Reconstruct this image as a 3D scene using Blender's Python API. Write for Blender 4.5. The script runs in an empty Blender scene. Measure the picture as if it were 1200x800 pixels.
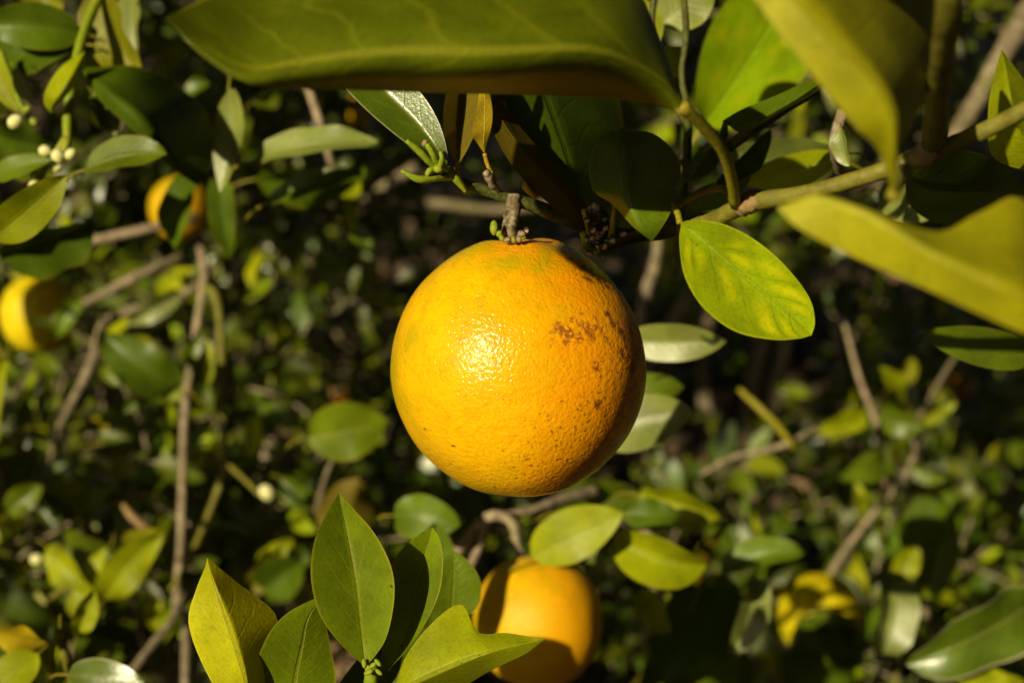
import bpy, math, random
import numpy as np
from mathutils import Vector, Matrix, Euler
from mathutils import noise as mn

random.seed(7); RNG = np.random.default_rng(7)
scene = bpy.context.scene
COL = scene.collection
rad = math.radians

# ------------------------------------------------------------------ camera
PITCH = rad(22)
CAM_LOC = Vector((0, 0, 1.0))
cam_d = bpy.data.cameras.new("camera")
cam = bpy.data.objects.new("camera", cam_d); COL.objects.link(cam)
cam.location = CAM_LOC
cam.rotation_euler = (rad(90) - PITCH, 0, 0)
cam_d.lens = 50; cam_d.sensor_width = 36
cam_d.clip_start = 0.01; cam_d.clip_end = 1000
cam_d.dof.use_dof = True
cam_d.dof.focus_distance = 0.393
cam_d.dof.aperture_fstop = 10.5
cam_d.dof.aperture_blades = 0
scene.camera = cam
RIGHT = Vector((1, 0, 0))
UP = Vector((0, math.sin(PITCH), math.cos(PITCH)))
BACK = Vector((0, -math.cos(PITCH), math.sin(PITCH)))
CAMROT = Matrix((RIGHT, UP, BACK)).transposed()
F = 50 / 36 * 1200

# ------------------------------------------------------------------ light
SUN = (RIGHT * -0.50 + UP * 0.215 + BACK * 0.815).normalized()      # towards the sun
sd = bpy.data.lights.new("sun", 'SUN')
sd.energy = 5.0; sd.angle = rad(0.5); sd.color = (1.0, 0.87, 0.56)
sun = bpy.data.objects.new("sun", sd); COL.objects.link(sun)
sun.rotation_euler = SUN.to_track_quat('Z', 'Y').to_euler()
sun.location = (-3, -3, 4)
w = bpy.data.worlds.new("World"); scene.world = w; w.use_nodes = True
wt = w.node_tree
sky = wt.nodes.new("ShaderNodeTexSky"); sky.sky_type = 'NISHITA'; sky.sun_disc = False; sky.air_density = 0.6; sky.dust_density = 3.0; sky.ozone_density = 0.3
sky.sun_elevation = math.asin(SUN.z); sky.sun_rotation = math.atan2(SUN.x, SUN.y)
bg = wt.nodes["Background"]; bg.inputs["Strength"].default_value = 0.05
wt.links.new(sky.outputs[0], bg.inputs[0])
vs = scene.view_settings
vs.view_transform = 'Standard'; vs.look = 'None'; vs.gamma = 1.0; vs.exposure = 0.45
scene.cycles.use_denoising = True
scene.cycles.max_bounces = 8
scene.cycles.transmission_bounces = 4

# ------------------------------------------------------------------ helpers
def P(x, y, d):
    """the world point seen at photo pixel x, y (1200 x 800) at depth d metres"""
    return CAM_LOC + RIGHT * ((x - 600) / F * d) + UP * ((400 - y) / F * d) - BACK * d

WORLD = {}
def thing(name, label, cat, loc, group=None):
    o = bpy.data.objects.new(name, None); COL.objects.link(o)
    o.empty_display_size = 0.02
    o.location = loc; o['label'] = label; o['category'] = cat
    if group: o['group'] = group
    WORLD[o] = Vector(loc)
    return o

def link(name, me, mat, parent=None, origin=None, label=None):
    o = bpy.data.objects.new(name, me); COL.objects.link(o)
    if mat is not None and not me.materials: me.materials.append(mat)
    origin = Vector(origin) if origin is not None else Vector((0, 0, 0))
    if parent is not None:
        o.parent = parent; o.location = origin - WORLD[parent]
    else:
        o.location = origin
    WORLD[o] = origin
    if label: o['label'] = label
    return o

HERO, SOFT = [], []     # points that the added leaves overhead are kept from shading
def mesh(name, verts, faces, uvs=None, origin=(0, 0, 0), smooth=True):
    og = np.array(origin, dtype=float)
    me = bpy.data.meshes.new(name)
    me.from_pydata([tuple(np.array(v, dtype=float) - og) for v in verts], [], faces)
    if uvs is not None:
        uvl = me.uv_layers.new(name="UVMap")
        li = np.empty(len(me.loops), dtype=np.int32); me.loops.foreach_get("vertex_index", li)
        uvl.data.foreach_set("uv", np.array(uvs, dtype=np.float32)[li].ravel())
    me.polygons.foreach_set("use_smooth", [smooth] * len(me.polygons))
    me.update()
    return me

def crom(pts, t):
    """Catmull-Rom through rows of numbers; t in 0..1"""
    n = len(pts) - 1
    s = min(max(t, 0), 1) * n
    i = min(int(s), n - 1); f = s - i
    p1, p2 = pts[i], pts[i + 1]
    p0 = pts[i - 1] if i > 0 else 2 * p1 - p2
    p3 = pts[i + 2] if i + 2 <= n else 2 * p2 - p1
    return 0.5 * ((2 * p1) + (p2 - p0) * f + (2 * p0 - 5 * p1 + 4 * p2 - p3) * f * f + (3 * p1 - p0 - 3 * p2 + p3) * f ** 3)

def tube_geo(ctrl, n=8, steps=None, rough=0.12, caps=True, seed=0):
    """ctrl: [(Vector, radius)] -> verts, faces, uvs of a bent tapered tube with knobbly skin"""
    A = [np.array([p[0][0], p[0][1], p[0][2], p[1]]) for p in ctrl]
    steps = steps or max(4, 5 * (len(A) - 1))
    rows = [crom(A, i / steps) for i in range(steps + 1)]
    V, Fc, U = [], [], []
    up = Vector((0.3, 0.5, 0.8))
    for i, r in enumerate(rows):
        a = rows[max(i - 1, 0)]; b = rows[min(i + 1, steps)]
        t = Vector(b[:3] - a[:3]).normalized()
        x = up - t * up.dot(t)
        if x.length < 1e-4: x = t.orthogonal()
        x.normalize(); up = x
        y = t.cross(x)
        c = Vector(r[:3])
        for k in range(n):
            a_ = 2 * math.pi * k / n
            rr = abs(r[3]) * (1 + rough * mn.noise(Vector((i * 0.9 + seed * 3.1, k * 1.3, seed))))
            V.append(c + (x * math.cos(a_) + y * math.sin(a_)) * rr)
            U.append((i / steps, k / n))
    for i in range(steps):
        for k in range(n):
            k2 = (k + 1) % n
            Fc.append((i * n + k, i * n + k2, (i + 1) * n + k2, (i + 1) * n + k))
    if caps:
        Fc.append(tuple(reversed(range(n)))); Fc.append(tuple(range(steps * n, (steps + 1) * n)))
    return V, Fc, U

def tube(name, ctrl, mat, parent, n=8, label=None, rough=0.12, hero=False, seed=None):
    """ctrl in pixels: (x, y, depth, radius_px)"""
    c = [(P(x, y, d), r * d / F * (0.62 if d > .58 else 1)) for x, y, d, r in ctrl]
    V, Fc, U = tube_geo(c, n, rough=rough, seed=random.random() * 50 if seed is None else seed)
    (HERO if hero else SOFT).extend(V[::n])
    return link(name, mesh(name, V, Fc, U, c[0][0]), mat, parent, c[0][0], label)

def multi_tube(name, lists, mat, parent, n=7, label=None):
    V, Fc, U = [], [], []
    for ctrl in lists:
        v, f, u = tube_geo(ctrl, n, seed=random.random() * 50)
        o = len(V); V += v; U += u; Fc += [tuple(i + o for i in q) for q in f]
    og = lists[0][0][0]
    return link(name, mesh(name, V, Fc, U, og), mat, parent, og, label)

# ------------------------------------------------------------------ materials
def new_mat(name):
    m = bpy.data.materials.new(name); m.use_nodes = True
    nt = m.node_tree; nt.nodes.clear()
    out = nt.nodes.new("ShaderNodeOutputMaterial")
    return m, nt, out

class N:
    """tiny node-building helper"""
    def __init__(s, nt): s.nt = nt
    def put(s, sock, v):
        if v is None: return
        if isinstance(v, bpy.types.NodeSocket): s.nt.links.new(v, sock)
        elif isinstance(v, (tuple, list)) and len(v) == 3 and sock.type == 'RGBA': sock.default_value = (*v, 1)
        else: sock.default_value = v
    def math(s, op, a, b=None, c=None, clamp=False):
        n = s.nt.nodes.new("ShaderNodeMath"); n.operation = op; n.use_clamp = clamp
        s.put(n.inputs[0], a); s.put(n.inputs[1], b); s.put(n.inputs[2], c)
        return n.outputs[0]
    def vmath(s, op, a, b=None, out=0):
        n = s.nt.nodes.new("ShaderNodeVectorMath"); n.operation = op
        s.put(n.inputs[0], a); s.put(n.inputs[1], b)
        return n.outputs[out]
    def scale(s, a, k):
        n = s.nt.nodes.new("ShaderNodeVectorMath"); n.operation = 'SCALE'
        s.put(n.inputs[0], a); s.put(n.inputs["Scale"], k)
        return n.outputs[0]
    def map(s, v, a, b, c=0.0, d=1.0, smooth=True):
        n = s.nt.nodes.new("ShaderNodeMapRange"); n.interpolation_type = 'SMOOTHSTEP' if smooth else 'LINEAR'
        for i, q in enumerate((v, a, b, c, d)): s.put(n.inputs[i], q)
        return n.outputs[0]
    def mix(s, f, a, b, mode='MIX'):
        n = s.nt.nodes.new("ShaderNodeMix"); n.data_type = 'RGBA'; n.blend_type = mode
        s.put(n.inputs[0], f); s.put(n.inputs[6], a); s.put(n.inputs[7], b)
        return n.outputs[2]
    def noise(s, vec, scale, detail=3.0, rough=0.55, out=0):
        n = s.nt.nodes.new("ShaderNodeTexNoise")
        s.put(n.inputs["Vector"], vec); n.inputs["Scale"].default_value = scale
        n.inputs["Detail"].default_value = detail; n.inputs["Roughness"].default_value = rough
        return n.outputs[out]
    def voro(s, vec, scale, feature='F1', out="Distance"):
        n = s.nt.nodes.new("ShaderNodeTexVoronoi"); n.feature = feature
        s.put(n.inputs["Vector"], vec); n.inputs["Scale"].default_value = scale
        return n.outputs[out]
    def bump(s, h, dist, strength=1.0, normal=None):
        n = s.nt.nodes.new("ShaderNodeBump")
        s.put(n.inputs["Height"], h); n.inputs["Distance"].default_value = dist; s.put(n.inputs["Strength"], strength)
        s.put(n.inputs["Normal"], normal)
        return n.outputs[0]
    def coord(s, which="Object"):
        return s.nt.nodes.new("ShaderNodeTexCoord").outputs[which]
    def hsv(s, col, h, sa, v):
        n = s.nt.nodes.new("ShaderNodeHueSaturation")
        s.put(n.inputs["Color"], col); s.put(n.inputs["Hue"], h); s.put(n.inputs["Saturation"], sa); s.put(n.inputs["Value"], v)
        return n.outputs[0]

def principled(nt, out, color, rough, normal=None, spec=0.5, **kw):
    b = nt.nodes.new("ShaderNodeBsdfPrincipled"); n = N(nt)
    n.put(b.inputs["Base Color"], color); n.put(b.inputs["Roughness"], rough); n.put(b.inputs["Normal"], normal)
    b.inputs["Specular IOR Level"].default_value = spec
    for k, v in kw.items(): n.put(b.inputs[k.replace('_', ' ')], v)
    if out is not None: nt.links.new(b.outputs[0], out.inputs["Surface"])
    return b

def leaf_mat(name, top, under, mid, edge, rough=0.4, spec=0.5, trans=0.25, tcol=None, vein=0.5, blotch=None, blotch_amt=0.0,
             specks=0.15, rand=0.25, wax=0.0, nveins=9):
    m, nt, out = new_mat(name); n = N(nt)
    uv = nt.nodes.new("ShaderNodeUVMap").outputs[0]
    sp = nt.nodes.new("ShaderNodeSeparateXYZ"); n.put(sp.inputs[0], uv)
    u, v = sp.outputs[0], sp.outputs[1]
    vv = n.math('ABSOLUTE', n.math('MULTIPLY_ADD', v, 2.0, -1.0))
    obj = nt.nodes.new("ShaderNodeObjectInfo").outputs["Random"]
    isl = nt.nodes.new("ShaderNodeNewGeometry").outputs["Random Per Island"]
    rnd = n.math('FRACT', n.math('ADD', n.math('MULTIPLY', obj, 7.31), isl))
    rnd2 = n.math('FRACT', n.math('MULTIPLY', rnd, 13.7))
    back = nt.nodes.new("ShaderNodeNewGeometry").outputs["Backfacing"]
    tc = n.coord("Object")
    loc = n.vmath('ADD', tc, n.scale(nt.nodes.new("ShaderNodeObjectInfo").outputs["Location"], 3.0))
    wob = n.noise(loc, 60, 2)
    q = n.math('ADD', n.math('MULTIPLY_ADD', u, float(nveins), n.math('MULTIPLY', vv, -2.1)), n.math('MULTIPLY', wob, 0.9))
    saw = n.math('ABSOLUTE', n.math('MULTIPLY_ADD', n.math('FRACT', q), 2.0, -1.0))      # 1 on a vein, 0 between
    veins = n.math('MULTIPLY', n.map(saw, 0.80, 1.0), n.map(vv, 0.98, 0.35))
    ribw = n.math('MULTIPLY_ADD', u, -0.05, 0.085)
    rib = n.math('SUBTRACT', 1.0, n.map(vv, n.math('MULTIPLY', ribw, 0.35), ribw))
    fine = n.noise(loc, 900, 4, 0.65)
    broad = n.noise(loc, 45, 3, 0.6)
    col = n.mix(n.map(broad, 0.3, 0.72), tuple(c * 0.72 for c in top), tuple(min(1, c * 1.22) for c in top))
    if blotch is not None:
        between = n.math('MULTIPLY', n.map(saw, 1.0, 0.15), n.math('MULTIPLY', n.map(vv, 0.03, 0.4), n.map(vv, 1.0, 0.6)))
        bl = n.math('MULTIPLY', between, n.map(n.noise(loc, 85, 1), 0.36, 0.66))
        col = n.mix(n.math('MULTIPLY', bl, blotch_amt), col, blotch)
    col = n.mix(n.math('MULTIPLY', veins, vein * 0.4), col, mid)
    col = n.mix(n.math('MULTIPLY', rib, vein), col, mid)
    col = n.mix(n.math('MULTIPLY', n.map(vv, 0.93, 1.0), 0.8), col, edge)
    col = n.mix(n.math('MULTIPLY', n.map(fine, 0.45, 0.72), 0.5), col, n.scale(col, 0.5))
    if specks:
        dots = n.math('MULTIPLY', n.map(n.voro(loc, 230), 0.16, 0.05), n.map(n.noise(loc, 90, 2), 0.5, 0.66))
        col = n.mix(n.math('MULTIPLY', dots, specks * 4, clamp=True), col, (0.05, 0.03, 0.01))
    col = n.hsv(col, n.math('MULTIPLY_ADD', rnd, 0.05 * rand * 2, 0.5 - 0.05 * rand), 1.0, n.math('MULTIPLY_ADD', rnd2, rand * 1.6, 1 - rand * 0.8))
    ucol = n.mix(n.math('MULTIPLY', veins, 0.5), n.mix(n.map(broad, 0.3, 0.7), tuple(c * 0.8 for c in under), under), tuple(min(1, c * 1.4) for c in under))
    ucol = n.mix(n.math('MULTIPLY', rib, 0.7), ucol, tuple(min(1, c * 1.6) for c in under))
    ucol = n.mix(n.math('MULTIPLY', n.map(fine, 0.52, 0.7), 0.4), ucol, n.scale(ucol, 0.5))
    full = n.mix(back, col, ucol)
    h = n.math('ADD', n.math('MULTIPLY', veins, -0.14), n.math('ADD', n.math('MULTIPLY', rib, -0.5), n.math('ADD', n.math('MULTIPLY', fine, 0.35), n.math('MULTIPLY', broad, 0.5))))
    nor = n.bump(h, 0.00045, 0.8)
    rg = n.math('ADD', n.math('MULTIPLY_ADD', fine, 0.22, rough - 0.11), n.math('MULTIPLY', back, 0.2))
    b = principled(nt, None, full, rg, nor, spec)
    t = nt.nodes.new("ShaderNodeBsdfTranslucent")
    n.put(t.inputs[0], n.mix(0.65, n.scale(full, 1.1), tcol or tuple(c * 1.6 for c in top)))
    n.put(t.inputs["Normal"], nor)
    mx = nt.nodes.new("ShaderNodeMixShader"); mx.inputs[0].default_value = trans
    nt.links.new(b.outputs[0], mx.inputs[1]); nt.links.new(t.outputs[0], mx.inputs[2])
    nt.links.new(mx.outputs[0], out.inputs["Surface"])
    return m

M = {}
M['mature'] = leaf_mat("mature_leaf", (0.085, 0.125, 0.003), (0.13, 0.14, 0.015), (0.15, 0.17, 0.012), (0.17, 0.15, 0.012), 0.38, 0.4, 0.18, (0.16, 0.20, 0.005))
M['young'] = leaf_mat("young_leaf", (0.115, 0.160, 0.002), (0.17, 0.17, 0.012), (0.20, 0.20, 0.008), (0.27, 0.23, 0.015), 0.42, 0.2, 0.2, (0.22, 0.24, 0.004), vein=0.55, rand=0.0, specks=0.4)
M['lime'] = leaf_mat("lime_leaf", (0.245, 0.275, 0.002), (0.2, 0.2, 0.012), (0.22, 0.22, 0.008), (0.29, 0.27, 0.012), 0.45, 0.22, 0.25, (0.3, 0.36, 0.004), rand=0.0, vein=0.4)
M['yellowing'] = leaf_mat("yellowing_leaf", (0.250, 0.330, 0.002), (0.2, 0.2, 0.012), (0.18, 0.26, 0.004), (0.42, 0.44, 0.01), 0.45, 0.22, 0.2, (0.3, 0.36, 0.004), vein=0.42, blotch=(0.58, 0.56, 0.003), blotch_amt=0.75, rand=0.0, nveins=7)
M['olive'] = leaf_mat("olive_leaf", (0.15, 0.150, 0.003), (0.14, 0.105, 0.005), (0.2, 0.17, 0.008), (0.27, 0.2, 0.012), 0.45, 0.22, 0.2, (0.22, 0.17, 0.004), rand=0.0)
M['brown'] = leaf_mat("brown_green_leaf", (0.10, 0.085, 0.004), (0.085, 0.06, 0.003), (0.12, 0.09, 0.005), (0.30, 0.20, 0.012), 0.5, 0.1, 0.15, (0.14, 0.10, 0.004), rand=0.0, specks=0.3)
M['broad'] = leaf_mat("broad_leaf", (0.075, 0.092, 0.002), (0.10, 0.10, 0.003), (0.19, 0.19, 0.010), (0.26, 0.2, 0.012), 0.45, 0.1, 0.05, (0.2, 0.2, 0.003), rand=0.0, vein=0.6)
M['near'] = leaf_mat("near_leaf", (0.235, 0.225, 0.003), (0.14, 0.12, 0.005), (0.22, 0.2, 0.008), (0.27, 0.22, 0.012), 0.5, 0.15, 0.05, (0.22, 0.2, 0.004), rand=0.0)
M['bright'] = leaf_mat("bright_leaf", (0.22, 0.34, 0.002), (0.2, 0.24, 0.01), (0.2, 0.3, 0.01), (0.3, 0.34, 0.012), 0.5, 0.1, 0.25, (0.3, 0.42, 0.003), vein=0.4, blotch=(0.42, 0.42, 0.003), blotch_amt=0.8, rand=0.0, nveins=4)
M['sunny'] = leaf_mat("sunny_leaf", (0.44, 0.43, 0.005), (0.3, 0.28, 0.012), (0.42, 0.40, 0.012), (0.5, 0.46, 0.02), 0.45, 0.2, 0.3, (0.45, 0.42, 0.006), rand=0.0, vein=0.4)
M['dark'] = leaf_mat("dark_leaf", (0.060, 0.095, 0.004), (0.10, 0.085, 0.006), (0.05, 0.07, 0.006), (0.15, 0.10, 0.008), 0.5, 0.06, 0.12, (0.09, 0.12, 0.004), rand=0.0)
M['glossy'] = leaf_mat("glossy_leaf", (0.075, 0.115, 0.003), (0.14, 0.15, 0.03), (0.2, 0.2, 0.05), (0.5, 0.45, 0.25), 0.30, 0.9, 0.12, (0.2, 0.24, 0.004), rand=0.0, specks=0.25)
M['pale'] = leaf_mat("pale_leaf", (0.17, 0.20, 0.035), (0.22, 0.24, 0.06), (0.28, 0.29, 0.08), (0.30, 0.29, 0.07), 0.4, 0.6, 0.2, (0.3, 0.34, 0.03), rand=0.1)
M['yellow'] = leaf_mat("golden_leaf", (0.40, 0.29, 0.005), (0.46, 0.33, 0.006), (0.4, 0.3, 0.02), (0.42, 0.3, 0.02), 0.45, 0.4, 0.25, (0.4, 0.28, 0.004), rand=0.0)
M['bush'] = leaf_mat("shrub_leaf", (0.082, 0.118, 0.003), (0.12, 0.14, 0.006), (0.14, 0.16, 0.012), (0.16, 0.15, 0.012), 0.30, 0.7, 0.25, (0.22, 0.26, 0.004), rand=0.6)

M['bush_young'] = leaf_mat("young_shrub_leaf", (0.27, 0.31, 0.003), (0.2, 0.21, 0.008), (0.22, 0.24, 0.01), (0.26, 0.25, 0.012), 0.36, 0.4, 0.25, (0.32, 0.36, 0.004), rand=0.5)

def litter_mat():
    m, nt, out = new_mat("dry_leaf"); n = N(nt)
    isl = nt.nodes.new("ShaderNodeNewGeometry").outputs["Random Per Island"]
    r2 = n.math('FRACT', n.math('MULTIPLY', isl, 17.3))
    c = n.mix(isl, (0.11, 0.065, 0.03), (0.33, 0.21, 0.12))
    c = n.mix(n.map(r2, 0.7, 0.9), c, (0.2, 0.17, 0.05))
    c = n.mix(n.map(n.noise(n.coord(), 150), 0.45, 0.7), c, n.scale(c, 0.5))
    principled(nt, out, c, 0.6, None, 0.4)
    return m
M['litter'] = litter_mat()

def bark_mat(name, a, b, c, scale=160, bumpd=0.0008, rough=0.75):
    m, nt, out = new_mat(name); n = N(nt)
    tc = n.coord()
    x = n.noise(tc, scale, 5, 0.65); y = n.noise(tc, scale * 0.3, 3)
    col = n.mix(n.map(x, 0.35, 0.65), a, b)
    col = n.mix(n.map(y, 0.52, 0.68), col, c)
    h = n.math('ADD', x, n.math('MULTIPLY', n.voro(tc, scale * 1.6), 0.5))
    principled(nt, out, col, rough, n.bump(h, bumpd, 0.9), 0.18)
    return m
M['bark'] = bark_mat("twig_bark", (0.11, 0.085, 0.05), (0.25, 0.20, 0.125), (0.13, 0.12, 0.04))
M['pale_bark'] = bark_mat("pale_bark", (0.17, 0.12, 0.075), (0.32, 0.25, 0.16), (0.22, 0.19, 0.10))
M['green_bark'] = bark_mat("green_bark", (0.10, 0.09, 0.010), (0.17, 0.155, 0.02), (0.13, 0.12, 0.02), 220, 0.0004, 0.55)
M['node_bark'] = bark_mat("node_bark", (0.18, 0.11, 0.04), (0.28, 0.17, 0.09), (0.2, 0.15, 0.04), 260, 0.0006)
M['dark_twig'] = bark_mat("dark_twig", (0.03, 0.04, 0.008), (0.075, 0.08, 0.012), (0.06, 0.045, 0.015), 420, 0.0004, 0.55)
M['pedicel'] = bark_mat("pedicel_bark", (0.04, 0.03, 0.015), (0.30, 0.24, 0.14), (0.13, 0.09, 0.045), 330, 0.0006)
M['scab'] = bark_mat("scab_bark", (0.02, 0.014, 0.008), (0.09, 0.05, 0.03), (0.55, 0.42, 0.3), 600, 0.0008)
M['bud'] = bark_mat("bud_skin", (0.13, 0.19, 0.008), (0.21, 0.25, 0.012), (0.24, 0.23, 0.02), 500, 0.0002, 0.45)
M['petal'] = bark_mat("petal_skin", (0.52, 0.50, 0.22), (0.62, 0.6, 0.34), (0.5, 0.5, 0.15), 400, 0.0001, 0.4)
M['petiole'] = bark_mat("petiole_skin", (0.16, 0.15, 0.008), (0.24, 0.20, 0.012), (0.22, 0.15, 0.02), 500, 0.0002, 0.45)
M['amber'] = bark_mat("amber_petiole_skin", (0.28, 0.18, 0.012), (0.4, 0.27, 0.02), (0.2, 0.1, 0.02), 500, 0.0003, 0.45)

def rind_mat(name, R, hero=False, left=(0.66, 0.365, 0.002), right=(0.72, 0.275, 0.0012), bloom=0.0):
    m, nt, out = new_mat(name); n = N(nt)
    tc = n.scale(n.coord(), 1.0 / R)               # unit-sphere coordinates
    sp = nt.nodes.new("ShaderNodeSeparateXYZ"); n.put(sp.inputs[0], tc)
    big = n.noise(tc, 1.6, 3)
    g = n.math('ADD', sp.outputs[0], n.math('MULTIPLY_ADD', big, 1.6, -0.8))
    col = n.mix(n.map(g, -0.5, 0.55), left, right)
    green = n.math('MULTIPLY', n.map(n.noise(tc, 2.6, 3), 0.36, 0.66), n.map(n.math('SUBTRACT', sp.outputs[1], n.math('MULTIPLY', sp.outputs[0], 0.6)), -0.5, 0.8))
    col = n.mix(n.math('MULTIPLY', green, 0.9), col, (0.37, 0.285, 0.003))
    mott = n.noise(tc, 14, 4, 0.6)
    col = n.mix(n.math('MULTIPLY', n.map(mott, 0.45, 0.75), 0.35), col, tuple(c * 0.66 for c in right))
    pores = n.voro(n.vmath('ADD', tc, n.scale(n.noise(tc, 12, 2, out=1), 0.05)), 31)
    pore = n.map(pores, 0.30, 0.0)
    col = n.mix(n.math('MULTIPLY', pore, 0.30), col, tuple(c * 0.55 for c in right))
    tilt = (rad(5), 0, rad(3))                     # the big fruit hangs a little askew
    if hero:
        warp = n.scale(n.vmath('SUBTRACT', n.noise(tc, 9, 4, 0.65, out=1), (0.5, 0.5, 0.5)), 0.10)
        wc = n.vmath('ADD', tc, warp)
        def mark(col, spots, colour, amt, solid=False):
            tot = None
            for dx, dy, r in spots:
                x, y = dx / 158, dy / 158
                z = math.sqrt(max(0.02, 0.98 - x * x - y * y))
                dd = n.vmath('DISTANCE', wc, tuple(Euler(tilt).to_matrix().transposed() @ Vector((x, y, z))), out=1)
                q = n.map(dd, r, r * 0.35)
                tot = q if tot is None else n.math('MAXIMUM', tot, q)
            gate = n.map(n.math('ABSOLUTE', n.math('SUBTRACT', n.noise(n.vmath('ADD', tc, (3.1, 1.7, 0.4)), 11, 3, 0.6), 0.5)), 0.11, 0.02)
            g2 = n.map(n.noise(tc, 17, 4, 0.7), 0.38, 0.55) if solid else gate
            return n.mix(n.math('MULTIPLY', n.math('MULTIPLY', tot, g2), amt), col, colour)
        W = (0.21, 0.06, 0.012)
        # dx right, dy up from the fruit's centre, in photo pixels
        col = mark(col, [(58, 42, .09), (66, 48, .075), (76, 45, .09), (84, 54, .07), (70, 38, .08), (85, 40, .07), (47, 47, .07), (92, 46, .05), (62, 56, .05), (38, 40, .05), (100, 36, .05), (76, 62, .04), (54, 32, .05), (88, 60, .04)], W, 0.85)
        col = mark(col, [(106, 62, .07), (112, 52, .07), (119, 46, .08), (124, 38, .08), (127, 30, .08), (121, 18, .07), (128, 14, .06), (90, 4, .06), (134, 2, .08), (92, -40, .06)], (0.16, 0.04, 0.008), 0.95, True)
        col = mark(col, [(74, 122, .12), (88, 114, .12), (98, 104, .11), (80, 108, .09), (62, 128, .08), (108, 96, .06), (73, 112, .08)], (0.10, 0.025, 0.006), 0.9, True)  # upper-right patch: shade of the top leaf painted into the rind, with scarring
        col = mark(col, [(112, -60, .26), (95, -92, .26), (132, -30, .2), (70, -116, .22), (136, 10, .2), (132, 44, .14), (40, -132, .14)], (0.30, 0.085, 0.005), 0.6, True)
        col = mark(col, [(-97, 83, .025), (-110, -70, .02), (-40, -128, .02), (-78, 95, .02), (8, 70, .02), (-20, 102, .025), (-75, -90, .018), (36, -112, .03), (20, -120, .025), (-96, 98, .022), (-105, 50, .02)], (0.09, 0.03, 0.006), 0.95, True)
        # russet specks, thick towards the lower right flank
        low = n.math('SUBTRACT', n.math('MULTIPLY', sp.outputs[0], 0.75), n.math('MULTIPLY', sp.outputs[1], 0.75))
        specks = n.math('MULTIPLY', n.map(n.voro(wc, 19), 0.32, 0.10), n.map(n.math('ADD', low, n.noise(tc, 7, 3)), 0.62, 1.1))
        col = n.mix(n.math('MULTIPLY', specks, 0.85), col, (0.13, 0.035, 0.008))
        few = n.math('MULTIPLY', n.map(n.voro(wc, 21), 0.16, 0.05), n.map(n.noise(tc, 5, 2), 0.5, 0.62))
        col = n.mix(n.math('MULTIPLY', few, 0.75), col, (0.16, 0.06, 0.006))
    h = n.math('ADD', n.math('MULTIPLY', n.map(pores, 0.40, 0.0), -0.30), n.math('ADD', n.math('MULTIPLY', n.noise(tc, 30, 2, 0.5), 1.1), n.math('MULTIPLY', n.noise(tc, 62, 2), 0.25)))
    nor = n.bump(h, R * 0.017, 0.48)
    b = principled(nt, out, col, n.math('MULTIPLY_ADD', mott, 0.12, 0.15 if hero else 0.38), nor, 0.27 if hero else 0.18)
    b.inputs["Subsurface Weight"].default_value = 0.35
    b.inputs["Subsurface Radius"].default_value = (0.004, 0.0016, 0.0003)
    b.inputs["Subsurface Scale"].default_value = 1.0
    return m

def ground_mat():
    m, nt, out = new_mat("soil"); n = N(nt)
    tc = n.coord()
    a = n.noise(tc, 9, 6, 0.65); b = n.noise(tc, 60, 5, 0.6)
    c = n.mix(n.map(a, 0.35, 0.65), (0.06, 0.042, 0.025), (0.13, 0.092, 0.055))
    c = n.mix(n.map(b, 0.5, 0.7), c, (0.19, 0.14, 0.09))
    h = n.math('ADD', a, n.math('MULTIPLY', b, 0.4))
    principled(nt, out, c, 0.9, n.bump(h, 0.03, 1.0), 0.2)
    return m

# ------------------------------------------------------------------ leaves
def loft_leaf(parent, mat, rows, label=None, top=True, nu=26, nv=6, ripple=0.0, name='leaf', bulge=0.0, petiole=None, hero=True, pmat='petiole', soft=False):
    """A leaf blade lofted from its base to its tip through rows (edge, midrib, edge) of (x, y, depth).
    top: the face towards the camera is the upper surface."""
    R = []
    for r in rows:
        if len(r) == 3 and not isinstance(r[0], (tuple, list)): r = (r, r, r)
        R.append(np.concatenate([np.array(P(*q)) for q in r]))
    V, U = [], []
    sd_ = random.random() * 100
    for i in range(nu + 1):
        t = i / nu
        t2 = 0.5 - 0.5 * math.cos(math.pi * t); t2 = 0.6 * t + 0.4 * t2
        q = crom(R, t2); a, b, c = q[:3], q[3:6], q[6:9]
        for j in range(-nv, nv + 1):
            s = j / nv
            p = b + (c - b) * s if s >= 0 else b + (a - b) * (-s)
            if soft: p = b + (c - a) * .5 * s + ((a + c) * .5 - b) * s * s       # rounded instead of creased along the midrib
            nrm = np.array(BACK)
            wdt = np.linalg.norm(c - a)
            off = bulge * wdt * abs(s) * (1 - abs(s)) * 2
            off += ripple * wdt * abs(s) ** 1.5 * mn.noise(Vector((t * 5 + sd_, s * 1.2 + (7 if s > 0 else 0), sd_)))
            V.append(p + nrm * off); U.append((t2, 0.5 + 0.5 * s))
    n1 = 2 * nv + 1
    Fc = [(i * n1 + j, i * n1 + j + 1, (i + 1) * n1 + j + 1, (i + 1) * n1 + j) for i in range(nu) for j in range(2 * nv)]
    acc = Vector((0, 0, 0))
    for f in Fc:
        p = [Vector(V[k]) for k in f]
        acc += (p[2] - p[0]).cross(p[3] - p[1])
    facing = acc.dot(BACK) > 0
    if facing != top: Fc = [tuple(reversed(f)) for f in Fc]
    base = V[nv]
    o = link(name, mesh(name, V, Fc, U, base), M[mat], parent, base, label)
    if hero: HERO.extend([Vector(x) for x in V[::3]])
    if petiole: tube('petiole', petiole, M[pmat], o, 7, hero=False)
    return o

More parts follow.
